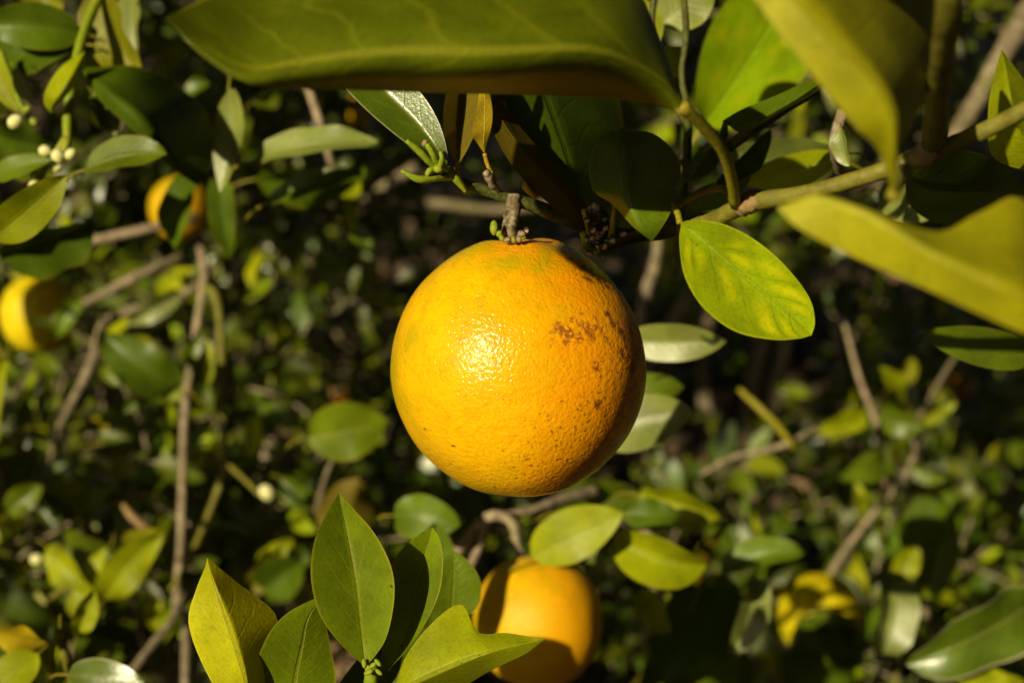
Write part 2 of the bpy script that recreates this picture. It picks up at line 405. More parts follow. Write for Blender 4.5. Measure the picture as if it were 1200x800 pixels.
def leaf_shape(L, W, fold=0.3, bend=0.4, side=0.0, wave=0.05, cup=0.0, nu=8, nv=2, seed=0, tipx=0.0):
    """canonical leaf: base at the origin, tip at (L, 0, 0), upper side +z"""
    xs, V, U = [], [], []
    pos = np.zeros(3); mids = [pos.copy()]; frames = [(0, 0)]
    for i in range(1, nu + 1):
        u = (i - .5) / nu
        a = bend * (u - 0.5); b = side * (u - 0.5)
        pos = pos + np.array([math.cos(a) * math.cos(b), math.sin(b), -math.sin(a)]) * L / nu
        mids.append(pos.copy()); frames.append((bend * (i / nu - .5), side * (i / nu - .5)))
    for i in range(nu + 1):
        u = i / nu
        f = (max(u, 0) ** 0.62) * ((1 - u) ** 0.78) / 0.386
        f = f + 0.05 * math.sin(u * math.pi)
        hw = max(W / 2 * f, W * 0.006)
        a, b = frames[i]
        ux = Vector((math.cos(a), 0, -math.sin(a))); uz = Vector((math.sin(a), 0, math.cos(a)))
        uy = Vector((-math.sin(b), math.cos(b), 0))
        for j in range(-nv, nv + 1):
            s = j / nv
            wv = wave * W * abs(s) ** 1.4 * mn.noise(Vector((u * 3.4 + seed * 5.3, (3.0 if s > 0 else -2.0), seed)))
            z = abs(s) * hw * math.sin(fold) - cup * hw * s * s + wv * 2
            p = mids[i] + np.array(uy * (s * hw * math.cos(fold)) + uz * z)
            V.append(p); U.append((u, .5 + .5 * s))
    V = np.array(V); n1 = 2 * nv + 1
    tip = mids[-1]
    ax = Vector(tip).normalized()
    R = ax.rotation_difference(Vector((1, 0, 0))).to_matrix()
    V = V @ np.array(R).T * (L / np.linalg.norm(tip))
    Fc = [(i * n1 + j, i * n1 + j + 1, (i + 1) * n1 + j + 1, (i + 1) * n1 + j) for i in range(nu) for j in range(2 * nv)]
    Fc = [tuple(reversed(f)) for f in Fc]
    # orientation: make normals point to +z
    a, b, c = (V[k] for k in Fc[len(Fc) // 2][:3])
    if np.cross(b - a, c - a)[2] < 0: Fc = [tuple(reversed(f)) for f in Fc]
    return V, Fc, np.array(U)

def leaf(parent, mat, base, tip, w, roll=0, fold=0.25, bend=0.4, side=0.0, wave=0.06, cup=0.0, top=True, label=None, petiole=None, hero=False, pmat='petiole', nu=14, nv=4):
    """base, tip: (x, y, depth); w: true width in px at mid-depth; roll: degrees about base->tip (positive tips the face to the right of the
    direction of travel)"""
    if base[2] > .55 and not hero:
        fold += random.uniform(0, .4); bend += random.uniform(-.3, .9); roll += random.gauss(0, 16); side += random.gauss(0, .3); wave += .08
    b, t = P(*base), P(*tip)
    X = (t - b); L = X.length; X.normalize()
    dm = (base[2] + tip[2]) / 2
    V, Fc, U = leaf_shape(L, w * dm / F, fold, bend, side, wave, cup, nu, nv, seed=random.random() * 9)
    Nn = BACK - X * BACK.dot(X); Nn.normalize()
    Nn = Matrix.Rotation(rad(roll), 3, X) @ Nn
    if not top: Nn = -Nn
    Y = Nn.cross(X)
    R = np.array([X, Y, Nn])
    Vw = V @ R + np.array(b)
    o = link('leaf', mesh('leaf', Vw, Fc, U, b), M[mat], parent, b, label)
    if mat != 'dark': (HERO if hero else SOFT).extend([Vector(x) for x in Vw[::4]])
    if petiole: tube('petiole', petiole, M[pmat], o, 6)
    else:
        rr = L * .011
        dn = (Vector((0, 0, -1)) + BACK * -.6).normalized()
        V2, F2, U2 = tube_geo([(b + X * L * .02, rr), (b - X * L * .10 + dn * L * .01, rr), (b - X * L * .2 + dn * L * .05, rr * 1.1), (b - X * L * .27 + dn * L * .13, rr * 1.4)], 6, 6)
        link('petiole', mesh('petiole', V2, F2, U2, b), M[pmat], o, b)
    return o

def ball_geo(c, r, sx=1, sy=1, sz=1, n=10, m=7, rot=None):
    V, Fc, U = [], [], []
    for i in range(m + 1):
        th = math.pi * i / m
        for k in range(n):
            ph = 2 * math.pi * k / n
            p = Vector((math.sin(th) * math.cos(ph) * sx, math.sin(th) * math.sin(ph) * sy, math.cos(th) * sz)) * r
            p *= 1 + 0.06 * mn.noise(p * (2 / r))
            if rot: p = rot @ p
            V.append(Vector(c) + p); U.append((k / n, i / m))
    for i in range(m):
        for k in range(n):
            k2 = (k + 1) % n
            Fc.append((i * n + k, (i + 1) * n + k, (i + 1) * n + k2, i * n + k2))
    return V, Fc, U

def bud(parent, x, y, d, r, mat='petal', name='flower_bud', long=1.2):
    c = P(x, y, d)
    SOFT.append(c)
    V, Fc, U = ball_geo(c, r * d / F, 1, 1, long, rot=CAMROT.to_3x3() @ Euler((random.uniform(-2, 2), 1.2, random.random())).to_matrix())
    return link(name, mesh(name, V, Fc, U, c), M[mat], parent, c)

# ------------------------------------------------------------------ oranges
def orange_mesh(R, seed, nth=96, nph=160, flat=1.03, shoulder=0.04):
    """axis along local y (image up), local z towards the viewer"""
    V, Fc, U = [], [], []
    for i in range(nth + 1):
        th = math.pi * i / nth
        for k in range(nph):
            ph = 2 * math.pi * k / nph
            d = Vector((math.sin(th) * math.cos(ph), math.cos(th), math.sin(th) * math.sin(ph)))
            r = 1.0
            r -= 0.06 * math.exp(-(th / 0.16) ** 2)                    # dimple at the stalk
            r -= 0.035 * math.exp(-((math.pi - th) / 0.25) ** 2)
            r += 0.018 * math.exp(-((th - 0.35) / 0.16) ** 2) * math.sin(ph * 5 + seed) * 0.6
            r += 0.022 * mn.noise(d * 1.3 + Vector((seed, 0, 0))) + 0.006 * mn.noise(d * 4 + Vector((0, seed, 0)))
            p = d * r * R; p.y *= flat
            V.append(p); U.append((k / nph, i / nth))
    for i in range(nth):
        for k in range(nph):
            k2 = (k + 1) % nph
            Fc.append((i * nph + k, i * nph + k2, (i + 1) * nph + k2, (i + 1) * nph + k))
    return mesh('rind', V, Fc, U)

def orange(x, y, d, R, label, mat, group=None, tilt=(0, 0, 0), seed=1.0, calyx=True, hero=False, name='orange', res=(96, 160)):
    c = P(x, y, d)
    t = thing(name, label, 'orange', c, group)
    me = orange_mesh(R, seed, *res)
    o = link('rind', me, mat, t, c)
    o.rotation_euler = (CAMROT.to_3x3() @ Euler(tilt).to_matrix()).to_euler()
    for v in list(me.vertices)[::7]: (HERO if hero else SOFT).append(c + CAMROT.to_3x3() @ v.co)
    if calyx:
        A = CAMROT.to_3x3() @ Euler(tilt).to_matrix()
        V, Fc, U = [], [], []
        r0 = R * 0.115; n = 20
        for ring, (rr, hh) in enumerate([(0.25, 0.985), (0.8, 0.972), (1.5, 0.965), (1.5, 0.93)]):
            for k in range(n):
                a = 2 * math.pi * k / n
                lobe = 1 + (0.3 * math.cos(5 * a) if ring >= 2 else 0)
                V.append(c + A @ Vector((math.cos(a) * r0 * rr * lobe, R * 1.03 * hh, math.sin(a) * r0 * rr * lobe))); U.append((k / n, ring / 3))
        for ring in range(3):
            for k in range(n):
                k2 = (k + 1) % n
                Fc.append((ring * n + k, ring * n + k2, (ring + 1) * n + k2, (ring + 1) * n + k))
        Fc.append(tuple(range(n)))
        link('calyx', mesh('calyx', V, Fc, U, c), M['bud'], t, c)
    return t

# ================================================================== THE SETTING
def ground():
    V, Fc = [], []
    g = [-300, -60, -20, -8] + [i * 0.25 for i in range(-20, 21)] + [8, 20, 60, 300]
    for y in g:
        for x in g:
            near = abs(x) < 6 and abs(y) < 9
            z = 0.05 * mn.noise(Vector((x * 1.3, y * 1.3, 0))) + 0.02 * mn.noise(Vector((x * 4, y * 4, 3))) if near else 0
            V.append((x, y + 2.5, z))
    n = len(g)
    Fc = [(j * n + i, j * n + i + 1, (j + 1) * n + i + 1, (j + 1) * n + i) for j in range(n - 1) for i in range(n - 1)]
    o = link('ground', mesh('ground', V, Fc), ground_mat()); o['kind'] = 'structure'; o['label'] = 'brown soil under the orange trees strewn with dry leaves'
ground()

def join_np(name, geos, mat, parent=None, origin=(0, 0, 0)):
    """geos: list of (verts Nx3 array, faces list of quads as array, uv array) -> one mesh"""
    vs_, fs_, us_ = [], [], []; off = 0
    for v, f, u in geos:
        vs_.append(v); fs_.append(f + off); us_.append(u); off += len(v)
    Vv = np.concatenate(vs_) - np.array(origin); Ff = np.concatenate(fs_); Uu = np.concatenate(us_)
    me = bpy.data.meshes.new(name)
    me.vertices.add(len(Vv)); me.vertices.foreach_set("co", Vv.astype(np.float32).ravel())
    me.loops.add(Ff.size); me.loops.foreach_set("vertex_index", Ff.astype(np.int32).ravel())
    me.polygons.add(len(Ff)); me.polygons.foreach_set("loop_start", np.arange(0, Ff.size, 4, dtype=np.int32))
    me.polygons.foreach_set("use_smooth", np.ones(len(Ff), dtype=bool))
    uvl = me.uv_layers.new(name="UVMap"); uvl.data.foreach_set("uv", Uu[Ff.ravel()].astype(np.float32).ravel())
    me.update(); me.validate()
    return link(name, me, mat, parent, origin)

def litter():
    tmpl = []
    for k in range(5):
        v, f, u = leaf_shape(0.06, 0.03, random.uniform(-.4, .5), random.uniform(-1.4, 1.4), 0.3, 0.3, 0.3, 5, 1, seed=k * 3.3)
        tmpl.append((v, np.array(f), u))
    geos = []
    for i in range(4200):
        y = random.uniform(0.9, 7.0) if i % 3 else random.uniform(1.2, 3.6)
        x = random.uniform(-1, 1) * (0.6 + 0.5 * y)
        z = 0.05 * mn.noise(Vector((x * 1.3, (y - 2.5) * 1.3, 0))) + 0.02 * mn.noise(Vector((x * 4, (y - 2.5) * 4, 3))) + 0.012
        v, f, u = random.choice(tmpl)
        R = Euler((random.uniform(-.6, .6), random.uniform(-.6, .6), random.uniform(0, 6.28))).to_matrix()
        s = random.uniform(0.6, 1.3)
        geos.append((v @ np.array(R).T * s + np.array((x, y, z + random.random() * 0.015)), f, u))
    o = join_np('leaf_litter', geos, M['litter']); o['kind'] = 'stuff'; o['label'] = 'brown dry leaf litter lying on the ground'
litter()

# ================================================================== MAIN ORANGE
D0 = 0.422
R0 = 150 * D0 / F * 0.992
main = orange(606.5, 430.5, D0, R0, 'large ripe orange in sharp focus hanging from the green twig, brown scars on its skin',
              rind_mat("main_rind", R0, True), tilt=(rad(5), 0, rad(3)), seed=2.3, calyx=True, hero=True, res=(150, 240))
main['group'] = 'oranges hanging on the trees'
tube('pedicel', [(602, 230, .414, 9.5), (601, 243, .413, 9.5), (599, 257, .412, 9), (597, 268, .412, 9.5), (597, 280, .414, 12)], M['pedicel'], main, 10, rough=0.25)
for x, y, r_, mt in ((588, 279, 3.2, 'bud'), (594, 281, 3.4, 'pedicel'), (602, 281, 3.2, 'petiole'), (608, 280, 3.4, 'pedicel'), (613, 278, 2.8, 'bud')):
    bud(main, x, y, .4035, r_, mt, 'sepal', 1.5)
GROUP_O = 'oranges hanging on the trees'

# ================================================================== TWIG ABOVE THE ORANGE
tw = thing('twig', 'dark green twig that carries the big sharp orange, with drooping olive leaves', 'twig', P(700, 270, .42), 'leafy twigs around the big orange')
tube('stem', [(832, 258, .40, 10), (790, 268, .415, 9.5), (740, 276, .425, 9), (700, 270, .425, 8.5), (660, 256, .42, 8), (625, 241, .416, 8), (590, 231, .414, 7), (560, 220, .412, 6.2), (537, 212, .41, 5)], M['dark_twig'], tw, 10)
loft_leaf(tw, 'glossy', [((525, 195, .406), (524, 196, .406), (523, 197, .406)),
    ((507, 189, .400), (514, 177, .404), (524, 178, .4025)), ((472, 165, .398), (488, 143, .405), (514, 143, .4025)),
    ((430, 130, .399), (454, 110, .407), (494, 110, .4035)), ((398, 96, .402), (424, 80, .409), (465, 80, .405)),
    ((385, 74, .406), (408, 55, .412), (430, 50, .409)), (390, 40, .414)], 'glossy leaf with a white sheen and pale rim beside the bud cluster',
    petiole=[(524, 196, .406, 3), (530, 204, .407, 3), (540, 213, .409, 3.5)])
loft_leaf(tw, 'olive', [((536, 192, .408), (537, 192, .408), (538, 192, .408)), ((527, 177, .405), (537, 172, .411), (549, 173, .406)),
    ((520, 150, .402), (537, 143, .413), (560, 145, .405)), ((521, 118, .402), (540, 108, .416), (562, 112, .408)), ((530, 90, .407), (545, 75, .418), (560, 85, .412)), (548, 58, .415)],
    'olive leaf seen from below standing on a crooked yellow petiole', top=False,
    petiole=[(537, 191, .408, 3.2), (535, 202, .407, 3.2), (540, 214, .408, 3.6), (546, 224, .411, 4)], pmat='amber')
loft_leaf(tw, 'yellow', [((568, 181, .408), (568, 181, .408), (568, 181, .408)), ((558, 166, .405), (567, 166, .406), (571, 166, .407)), ((553, 158, .403), (568, 148, .405), (576, 148, .406)),
    ((558, 132, .404), (568, 128, .406), (577, 130, .407)), ((561, 112, .406), (568, 108, .407), (574, 112, .408)), (567, 92, .41)],
    'small golden leaf glowing in the sun', petiole=[(568, 180, .408, 2.8), (571, 192, .409, 2.6), (576, 203, .41, 2.6), (581, 211, .412, 3)], pmat='amber', top=False)
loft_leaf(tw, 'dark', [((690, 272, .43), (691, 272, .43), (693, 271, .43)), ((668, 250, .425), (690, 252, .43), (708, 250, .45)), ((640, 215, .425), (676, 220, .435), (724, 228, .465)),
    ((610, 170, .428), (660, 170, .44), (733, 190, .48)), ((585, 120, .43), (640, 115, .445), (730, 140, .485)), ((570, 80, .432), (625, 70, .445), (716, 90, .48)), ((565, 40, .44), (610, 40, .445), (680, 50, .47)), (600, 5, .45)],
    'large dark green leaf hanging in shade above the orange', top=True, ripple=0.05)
loft_leaf(tw, 'brown', [((688, 274, .414), (690, 273, .414), (692, 272, .414)), ((670, 262, .408), (680, 254, .410), (690, 252, .416)), ((640, 236, .406), (658, 224, .409), (676, 224, .418)),
    ((608, 204, .407), (624, 190, .410), (642, 186, .420)), ((584, 168, .408), (594, 150, .411), (606, 144, .420)), ((566, 122, .41), (574, 112, .412), (586, 108, .420)), ((560, 84, .412), (568, 78, .413), (576, 74, .418)), (562, 50, .415)],
    'brownish underside of a narrow leaf slanting down to the knotted stalk', top=False, ripple=0.04)
loft_leaf(tw, 'mature', [((726, 152, 0.379), (729, 150, 0.379), (733, 152, 0.379)), ((704, 160, 0.380), (730, 166, 0.372), (768, 158, 0.380)), ((691, 188, 0.382), (731, 195, 0.370), (796, 188, 0.386)),
    ((694, 222, 0.381), (733, 225, 0.369), (795, 220, 0.388)), ((718, 240, 0.378), (742, 252, 0.370), (786, 248, 0.374)), ((742, 266, 0.374), (752, 270, 0.371), (776, 266, 0.373)), (764, 283, 0.374)],
    'dark oval leaf hanging tip down behind the curled leaf of the branch', ripple=0.05, top=True)
loft_leaf(tw, 'olive', [((702, 296, .412), (702, 296, .412), (702, 296, .412)), ((712, 286, .41), (716, 292, .414), (722, 291, .41)), ((735, 274, .409), (742, 284, .416), (750, 284, .41)), ((770, 264, .41), (775, 276, .417), (782, 280, .412)), (808, 268, .414)],
    'narrow olive leaf curling sideways beside the orange stalk', petiole=[(702, 296, .412, 4), (697, 292, .414, 4), (692, 282, .418, 4)], pmat='petiole')
tube('petiole', [(692, 276, .415, 4), (688, 262, .408, 3), (684, 246, .405, 3)], M['amber'], tw)
tube('petiole', [(690, 292, .414, 5), (686, 283, .408, 4.5), (683, 272, .406, 4)], M['bud'], tw)
tube('petiole', [(716, 278, .408, 4), (718, 262, .402, 3.5), (720, 246, .40, 3), (722, 232, .40, 3)], M['petiole'], tw)
tube('stub', [(628, 230, .410, 4), (620, 224, .407, 4), (614, 216, .405, 4.2)], M['amber'], tw)
tube('stub', [(582, 224, .413, 5), (576, 214, .409, 5), (571, 204, .407, 5.5), (569, 201, .407, 4)], M['pedicel'], tw, rough=.4)
for i in range(26):
    x, y = 700 + random.gauss(0, 10), 272 + random.gauss(0, 13)
    bud(tw, x, y, .408 + random.uniform(-.006, .008), random.uniform(2, 4.6), 'scab', 'scab', random.uniform(.7, 1.8))
tube('scab', [(694, 240, .418, 7), (703, 256, .416, 9), (701, 275, .414, 9), (697, 292, .416, 5)], M['scab'], tw, rough=.6)
for pts in ([(527, 203, .405, 5), (507, 193, .400, 4.2), (492, 178, .397, 4.6), (476, 165, .395, 2.6)], [(530, 207, .405, 4), (510, 209, .400, 4), (490, 210, .397, 4.6), (470, 200, .396, 2.2)],
            [(524, 200, .404, 5), (513, 192, .399, 4.5), (507, 180, .396, 4), (500, 169, .395, 3.5)], [(520, 200, .404, 5), (532, 208, .404, 5), (540, 217, .405, 4), (546, 225, .406, 2)],
            [(500, 206, .398, 3), (504, 200, .398, 4), (512, 198, .4, 4)], [(515, 196, .398, 3.5), (518, 186, .396, 3.2), (516, 178, .396, 2.4)]):
    tube('sepal', pts, M['bud'], tw, 7, hero=True)
bud(tw, 498, 168, .395, 3.8, 'node_bark', 'bud_scale'); bud(tw, 513, 198, .398, 5, 'bud', 'bud'); bud(tw, 579, 267, .406, 5, 'bud', 'bud', 1.8)
bud(tw, 585, 274, .405, 3.6, 'bud', 'bud'); bud(tw, 611, 274, .403, 4.5, 'pedicel', 'bud'); bud(tw, 617, 270, .404, 3.5, 'scab', 'bud')

# ================================================================== GREEN BRANCH CROSSING AT THE RIGHT
gb = thing('branch', 'thick olive green branch crossing in front of the dark leaves, with big blurred leaves', 'branch', P(1230, 120, .33))
tube('stem', [(2600, -500, .60, 16), (1750, -120, .40, 12), (1400, 40, .34, 10.5), (1290, 85, .33, 10), (1200, 130, .33, 10), (1140, 160, .332, 10.5), (1085, 182, .335, 12), (1010, 208, .342, 10), (940, 227, .35, 9.5), (880, 238, .36, 11), (835, 258, .372, 9.5), (800, 268, .385, 9)], M['green_bark'], gb, 12)
tube('node', [(1108, 166, .331, 10.6), (1096, 172, .332, 13), (1084, 182, .334, 14), (1070, 188, .336, 10.6)], M['node_bark'], gb, 10, rough=.3)
tube('node', [(888, 234, .358, 10.6), (878, 238, .359, 12.6), (868, 245, .362, 10.6)], M['node_bark'], gb, 10, rough=.3)
tube('side_stem', [(1094, 168, .332, 15), (1098, 115, .302, 14), (1106, 55, .275, 14), (1112, 0, .258, 15), (1118, -70, .25, 15)], M['green_bark'], gb, 10)
tube('side_stem', [(862, 248, .375, 4.5), (848, 222, .39, 4.2), (826, 226, .4, 4), (806, 236, .405, 4)], M['petiole'], gb, 7)
# big leaf across the top
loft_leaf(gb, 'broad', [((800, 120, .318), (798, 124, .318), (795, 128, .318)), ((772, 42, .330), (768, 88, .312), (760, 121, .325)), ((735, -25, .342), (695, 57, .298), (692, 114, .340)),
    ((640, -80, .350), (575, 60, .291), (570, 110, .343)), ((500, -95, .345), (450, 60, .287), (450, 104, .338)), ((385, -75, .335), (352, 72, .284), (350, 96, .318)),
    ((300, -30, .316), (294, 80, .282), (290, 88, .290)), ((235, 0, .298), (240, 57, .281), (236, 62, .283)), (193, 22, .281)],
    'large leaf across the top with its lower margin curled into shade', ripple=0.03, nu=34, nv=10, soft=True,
    petiole=[(798, 124, .318, 8), (822, 146, .325, 7.5), (846, 176, .335, 7), (857, 208, .347, 7), (862, 240, .360, 7.5)])
leaf(gb, 'bright', (822, 150, .60), (960, -70, .60), 130, roll=24, fold=.12, bend=.25, label='bright lime green leaf standing behind the dark twigs', hero=True)
loft_leaf(gb, 'near', [((1047, 228, 0.2565), (1047, 228, 0.2565), (1047, 228, 0.2565)), ((1030, 178, 0.2500), (1050, 178, 0.2470), (1056, 178, 0.2565)), ((1002, 148, 0.2455), (1046, 128, 0.2425), (1078, 128, 0.288)), ((962, 100, 0.2440), (1012, 80, 0.2410), (1095, 80, 0.302)),
    ((920, 48, 0.2440), (965, 38, 0.2410), (1098, 30, 0.305)), ((882, -5, 0.2450), (925, -10, 0.2420), (1090, -30, 0.302)), ((850, -60, 0.2460), (880, -70, 0.2440), (1040, -90, 0.2610)), (860, -160, 0.2500)],
    'big blurred leaf with a sunlit yellow strip and a shaded blade', hero=True, petiole=[(1047, 228, .257, 8), (1052, 216, .285, 8), (1060, 200, .32, 9)])
loft_leaf(gb, 'near', [((1270, 410, 0.2466), (1268, 405, 0.2466), (1270, 400, 0.2466)), ((1205, 392, 0.2410), (1200, 352, 0.2374), (1205, 240, 0.2622)), ((1140, 364, 0.2410), (1140, 322, 0.2374), (1150, 248, 0.2576)), ((1080, 336, 0.2429), (1086, 293, 0.2392), (1100, 272, 0.2502)),
    ((1005, 303, 0.2466), (1015, 247, 0.2429), (1030, 250, 0.2447)), ((940, 270, 0.2484), (956, 229, 0.2466), (958, 228, 0.2466)), (911, 244, 0.2502)],
    'wide blurred olive leaf with a folded upper half', nu=30)
loft_leaf(gb, 'dark', [((1060, 196, .40), (1062, 198, .40), (1060, 200, .40)), ((1090, 180, .395), (1080, 215, .41), (1066, 240, .44)), ((1130, 176, .40), (1120, 222, .42), (1100, 262, .46)), ((1170, 190, .41), (1165, 222, .43), (1150, 258, .46)), (1205, 222, .44)],
    'blackish shaded leaf under the branch', hero=False)
loft_leaf(gb, 'yellowing', [((796, 261, .372), (797, 262, .372), (798, 263, .372)), ((815, 258, .366), (812, 272, .370), (796, 285, .366)), ((852, 264, .362), (845, 300, .369), (803, 326, .362)), ((892, 286, .362), (880, 330, .370), (826, 363, .362)),
    ((927, 319, .364), (910, 354, .371), (863, 389, .365)), ((949, 350, .368), (932, 375, .372), (906, 398, .368)), ((955, 376, .371), (946, 388, .373), (934, 397, .371)), (951, 393, .373)],
    'lime green leaf with yellow blotches between its veins, right of the big orange', ripple=0.04, nu=34, nv=8, petiole=[(797, 262, .372, 4), (794, 250, .374, 4), (788, 238, .378, 4.5)])
loft_leaf(gb, 'lime', [((1225, 205, .36), (1225, 200, .36), (1230, 195, .36)), ((1165, 185, .362), (1190, 150, .352), (1215, 130, .362)), ((1158, 130, .362), (1182, 110, .353), (1200, 95, .362)), ((1166, 85, .363), (1178, 82, .358), (1190, 80, .363)), (1174, 58, .364)],
    'upright lime green leaf with a pointed tip at the picture edge')

# ---- the leaves between, on a twig that runs behind the branch
bt = thing('twig', 'thin twig behind the olive branch with pale and bright green leaves', 'twig', P(800, 250, .50), 'leafy twigs around the big orange')
tube('stem', [(790, 330, .56, 5), (798, 250, .50, 5), (807, 150, .47, 5), (799, 90, .47, 4), (804, 40, .47, 4.5), (800, -20, .48, 4)], M['dark_twig'], bt)
tube('side_stem', [(802, 190, .48, 7), (820, 200, .47, 7), (850, 175, .46, 7), (900, 140, .45, 7), (955, 105, .45, 6)], M['dark_twig'], bt)
tube('side_stem', [(806, 150, .47, 4), (778, 95, .47, 4), (764, 40, .48, 4), (768, -20, .48, 4)], M['dark_twig'], bt)
loft_leaf(bt, 'mature', [((846, 142, .44), (846, 142, .44), (846, 142, .44)), ((870, 128, .438), (876, 147, .43), (874, 156, .45)), ((910, 112, .436), (918, 126, .43), (916, 132, .455)), ((945, 96, .437), (950, 106, .432), (950, 112, .45)), (972, 90, .44)],
    'dark leaf edge with a sunlit stripe', hero=True)
leaf(bt, 'pale', (985, 190, .52), (850, 175, .50), 60, roll=-25, side=-.2, fold=.15, bend=.5, label='pale whitish green leaf behind the olive branch')
leaf(bt, 'lime', (985, 182, .49), (866, 214, .50), 40, roll=-20, fold=.2, bend=.5, label='bright green narrow leaf just above the olive branch')
leaf(bt, 'pale', (1030, 225, .52), (1098, 252, .50), 46, roll=30, fold=.3, bend=.5)
leaf(bt, 'pale', (1145, 215, .55), (1105, 250, .54), 40, roll=-15, fold=.3, bend=.5)
leaf(bt, 'mature', (800, 215, .46), (852, 140, .455), 44, roll=65, fold=.3, bend=.5)
leaf(bt, 'dark', (838, 215, .47), (905, 150, .46), 46, roll=55, fold=.3, bend=.5)
leaf(bt, 'mature', (800, 240, .49), (880, 205, .48), 40, roll=40, fold=.3)
leaf(bt, 'lime', (762, 60, .50), (726, -5, .5), 60, roll=10)
leaf(bt, 'pale', (775, 30, .52), (835, -15, .52), 60, roll=-10)
leaf(bt, 'lime', (770, 95, .53), (800, 55, .52), 40, roll=-20)
tube('side_stem', [(985, 205, .47, 6), (978, 170, .45, 7), (988, 130, .44, 7)], M['pale_bark'], bt)
leaf(bt, 'pale', (985, 150, .44), (996, 195, .44), 30, roll=60, fold=.5)

# ================================================================== YOUNG SHOOT AT THE BOTTOM
sh = thing('shoot', 'upright young shoot with fresh yellow green leaves below the big orange', 'shoot', P(434, 900, .40))
tube('stem', [(300, 1900, .85, 14), (380, 1400, .58, 11), (428, 1080, .43, 10), (434, 930, .40, 9), (434, 850, .398, 9), (435, 800, .395, 8.5), (436, 775, .393, 7), (437, 768, .393, 4)], M['bud'], sh, 10)
for x, y, r in ((427, 777, 3.2), (443, 776, 3), (432, 787, 3.4), (444, 787, 2.8), (437, 779, 3)): bud(sh, x, y, .389, r, 'bud', 'bud', 1.9)
loft_leaf(sh, 'sunny', [((300, 850, .388), (302, 850, .386), (304, 850, .388)), ((264, 822, .388), (292, 812, .383), (312, 818, .392)), ((236, 775, .388), (281, 772, .382), (320, 752, .395)), ((221, 728, .388), (266, 727, .382), (322, 718, .397)),
    ((230, 690, .388), (253, 690, .383), (278, 682, .392)), ((240, 665, .388), (246, 668, .386), (256, 664, .389)), (243, 653, .388)], 'yellow green leaf folded along its midrib, one half bright and one dull', ripple=.04, nv=8, nu=30)
loft_leaf(sh, 'young', [((350, 850, .393), (352, 850, .393), (354, 850, .393)), ((298, 808, .391), (345, 805, .394), (392, 806, .398)), ((308, 756, .389), (354, 757, .393), (388, 762, .398)), ((334, 720, .390), (362, 722, .393), (382, 728, .397)), (383, 694, .395)],
    'fresh leaf tucked behind the tallest leaf of the shoot', ripple=.04, nv=8)
loft_leaf(sh, 'young', [((427, 780, .390), (428, 780, .390), (430, 780, .390)), ((398, 753, .388), (426, 757, .392), (452, 748, .388)), ((374, 718, .385), (423, 726, .391), (462, 700, .385)), ((364, 672, .384), (418, 680, .390), (458, 662, .384)),
    ((370, 628, .385), (409, 632, .391), (439, 625, .385)), ((385, 597, .388), (402, 600, .391), (415, 597, .388)), (397, 577, .391)], 'tall upright leaf with a pale midrib, largest of the shoot', ripple=.03, nv=8, nu=34)
loft_leaf(sh, 'young', [((446, 792, .397), (448, 792, .397), (450, 792, .397)), ((448, 760, .397), (468, 765, .400), (487, 748, .397)), ((446, 705, .397), (482, 710, .401), (512, 702, .396)), ((462, 655, .397), (494, 662, .401), (519, 665, .396)), ((488, 628, .398), (502, 635, .400), (516, 634, .397)), (507, 617, .399)],
    'shaded leaf behind the tallest leaf with a sunlit right margin', ripple=.03, nv=8)
loft_leaf(sh, 'lime', [((456, 835, .388), (455, 838, .388), (456, 842, .388)), ((474, 772, .386), (478, 805, .381), (500, 828, .392)), ((510, 726, .389), (512, 788, .380), (540, 806, .392)), ((541, 708, .392), (545, 774, .380), (570, 788, .39)), ((560, 740, .386), (572, 764, .380), (592, 777, .386)), ((592, 741, .387), (602, 756, .381), (615, 766, .384)), ((620, 745, .384), (625, 752, .382), (630, 755, .383)), (639, 748, .382)],
    'wavy leaf with a notched upper margin pointing at the lower orange', nv=9, nu=40, bulge=0.02)
leaf(sh, 'mature', (528, 725, .47), (532, 645, .465), 66, roll=12, bend=.5, label='blurred green leaf between the shoot and the lower orange', hero=True)
leaf(sh, 'mature', (470, 830, .45), (500, 745, .44), 50, roll=50)
leaf(sh, 'dark', (400, 830, .44), (470, 720, .43), 60, roll=30)

# ================================================================== LOWER ORANGES
R1 = 0.0292
o1 = orange(630, 727, .64, R1, 'orange half in shadow behind the wavy leaf of the young shoot', rind_mat("shaded_rind", R1, False, (0.66, 0.36, 0.003), (0.66, 0.31, 0.002)), GROUP_O, tilt=(rad(-8), 0, rad(10)), seed=5.1, res=(64, 96), hero=False)
t2 = thing('twig', 'crooked grey twig holding the half shaded lower orange', 'twig', P(500, 660, .7), 'leafy twigs around the big orange')
tube('stem', [(490, 690, .72, 12), (530, 652, .69, 11), (572, 606, .67, 11), (600, 612, .655, 10), (606, 640, .645, 9), (612, 660, .64, 9)], M['pale_bark'], t2, 10, rough=.3)
tube('side_stem', [(548, 668, .69, 9), (562, 640, .68, 8), (572, 606, .67, 8)], M['pale_bark'], t2, 8)
tube('side_stem', [(572, 606, .67, 8), (620, 598, .68, 8), (660, 585, .70, 12), (700, 575, .72, 12)], M['pale_bark'], t2, 8)
leaf(t2, 'lime', (622, 652, .62), (730, 601, .61), 60, roll=-10, fold=.15, bend=.5, side=-.15, label='yellow green leaf pointing away above the half shaded orange', hero=True)
leaf(t2, 'mature', (462, 604, .66), (538, 614, .65), 50, roll=5, fold=.1, label='oval leaf behind the tip of the shoot')
leaf(t2, 'mature', (730, 600, .68), (798, 604, .68), 40, roll=-10)
leaf(t2, 'lime', (720, 625, .632), (828, 662, .628), 66, roll=15, fold=.4, side=.3, label='pale green leaf with a white sheen on its fold')
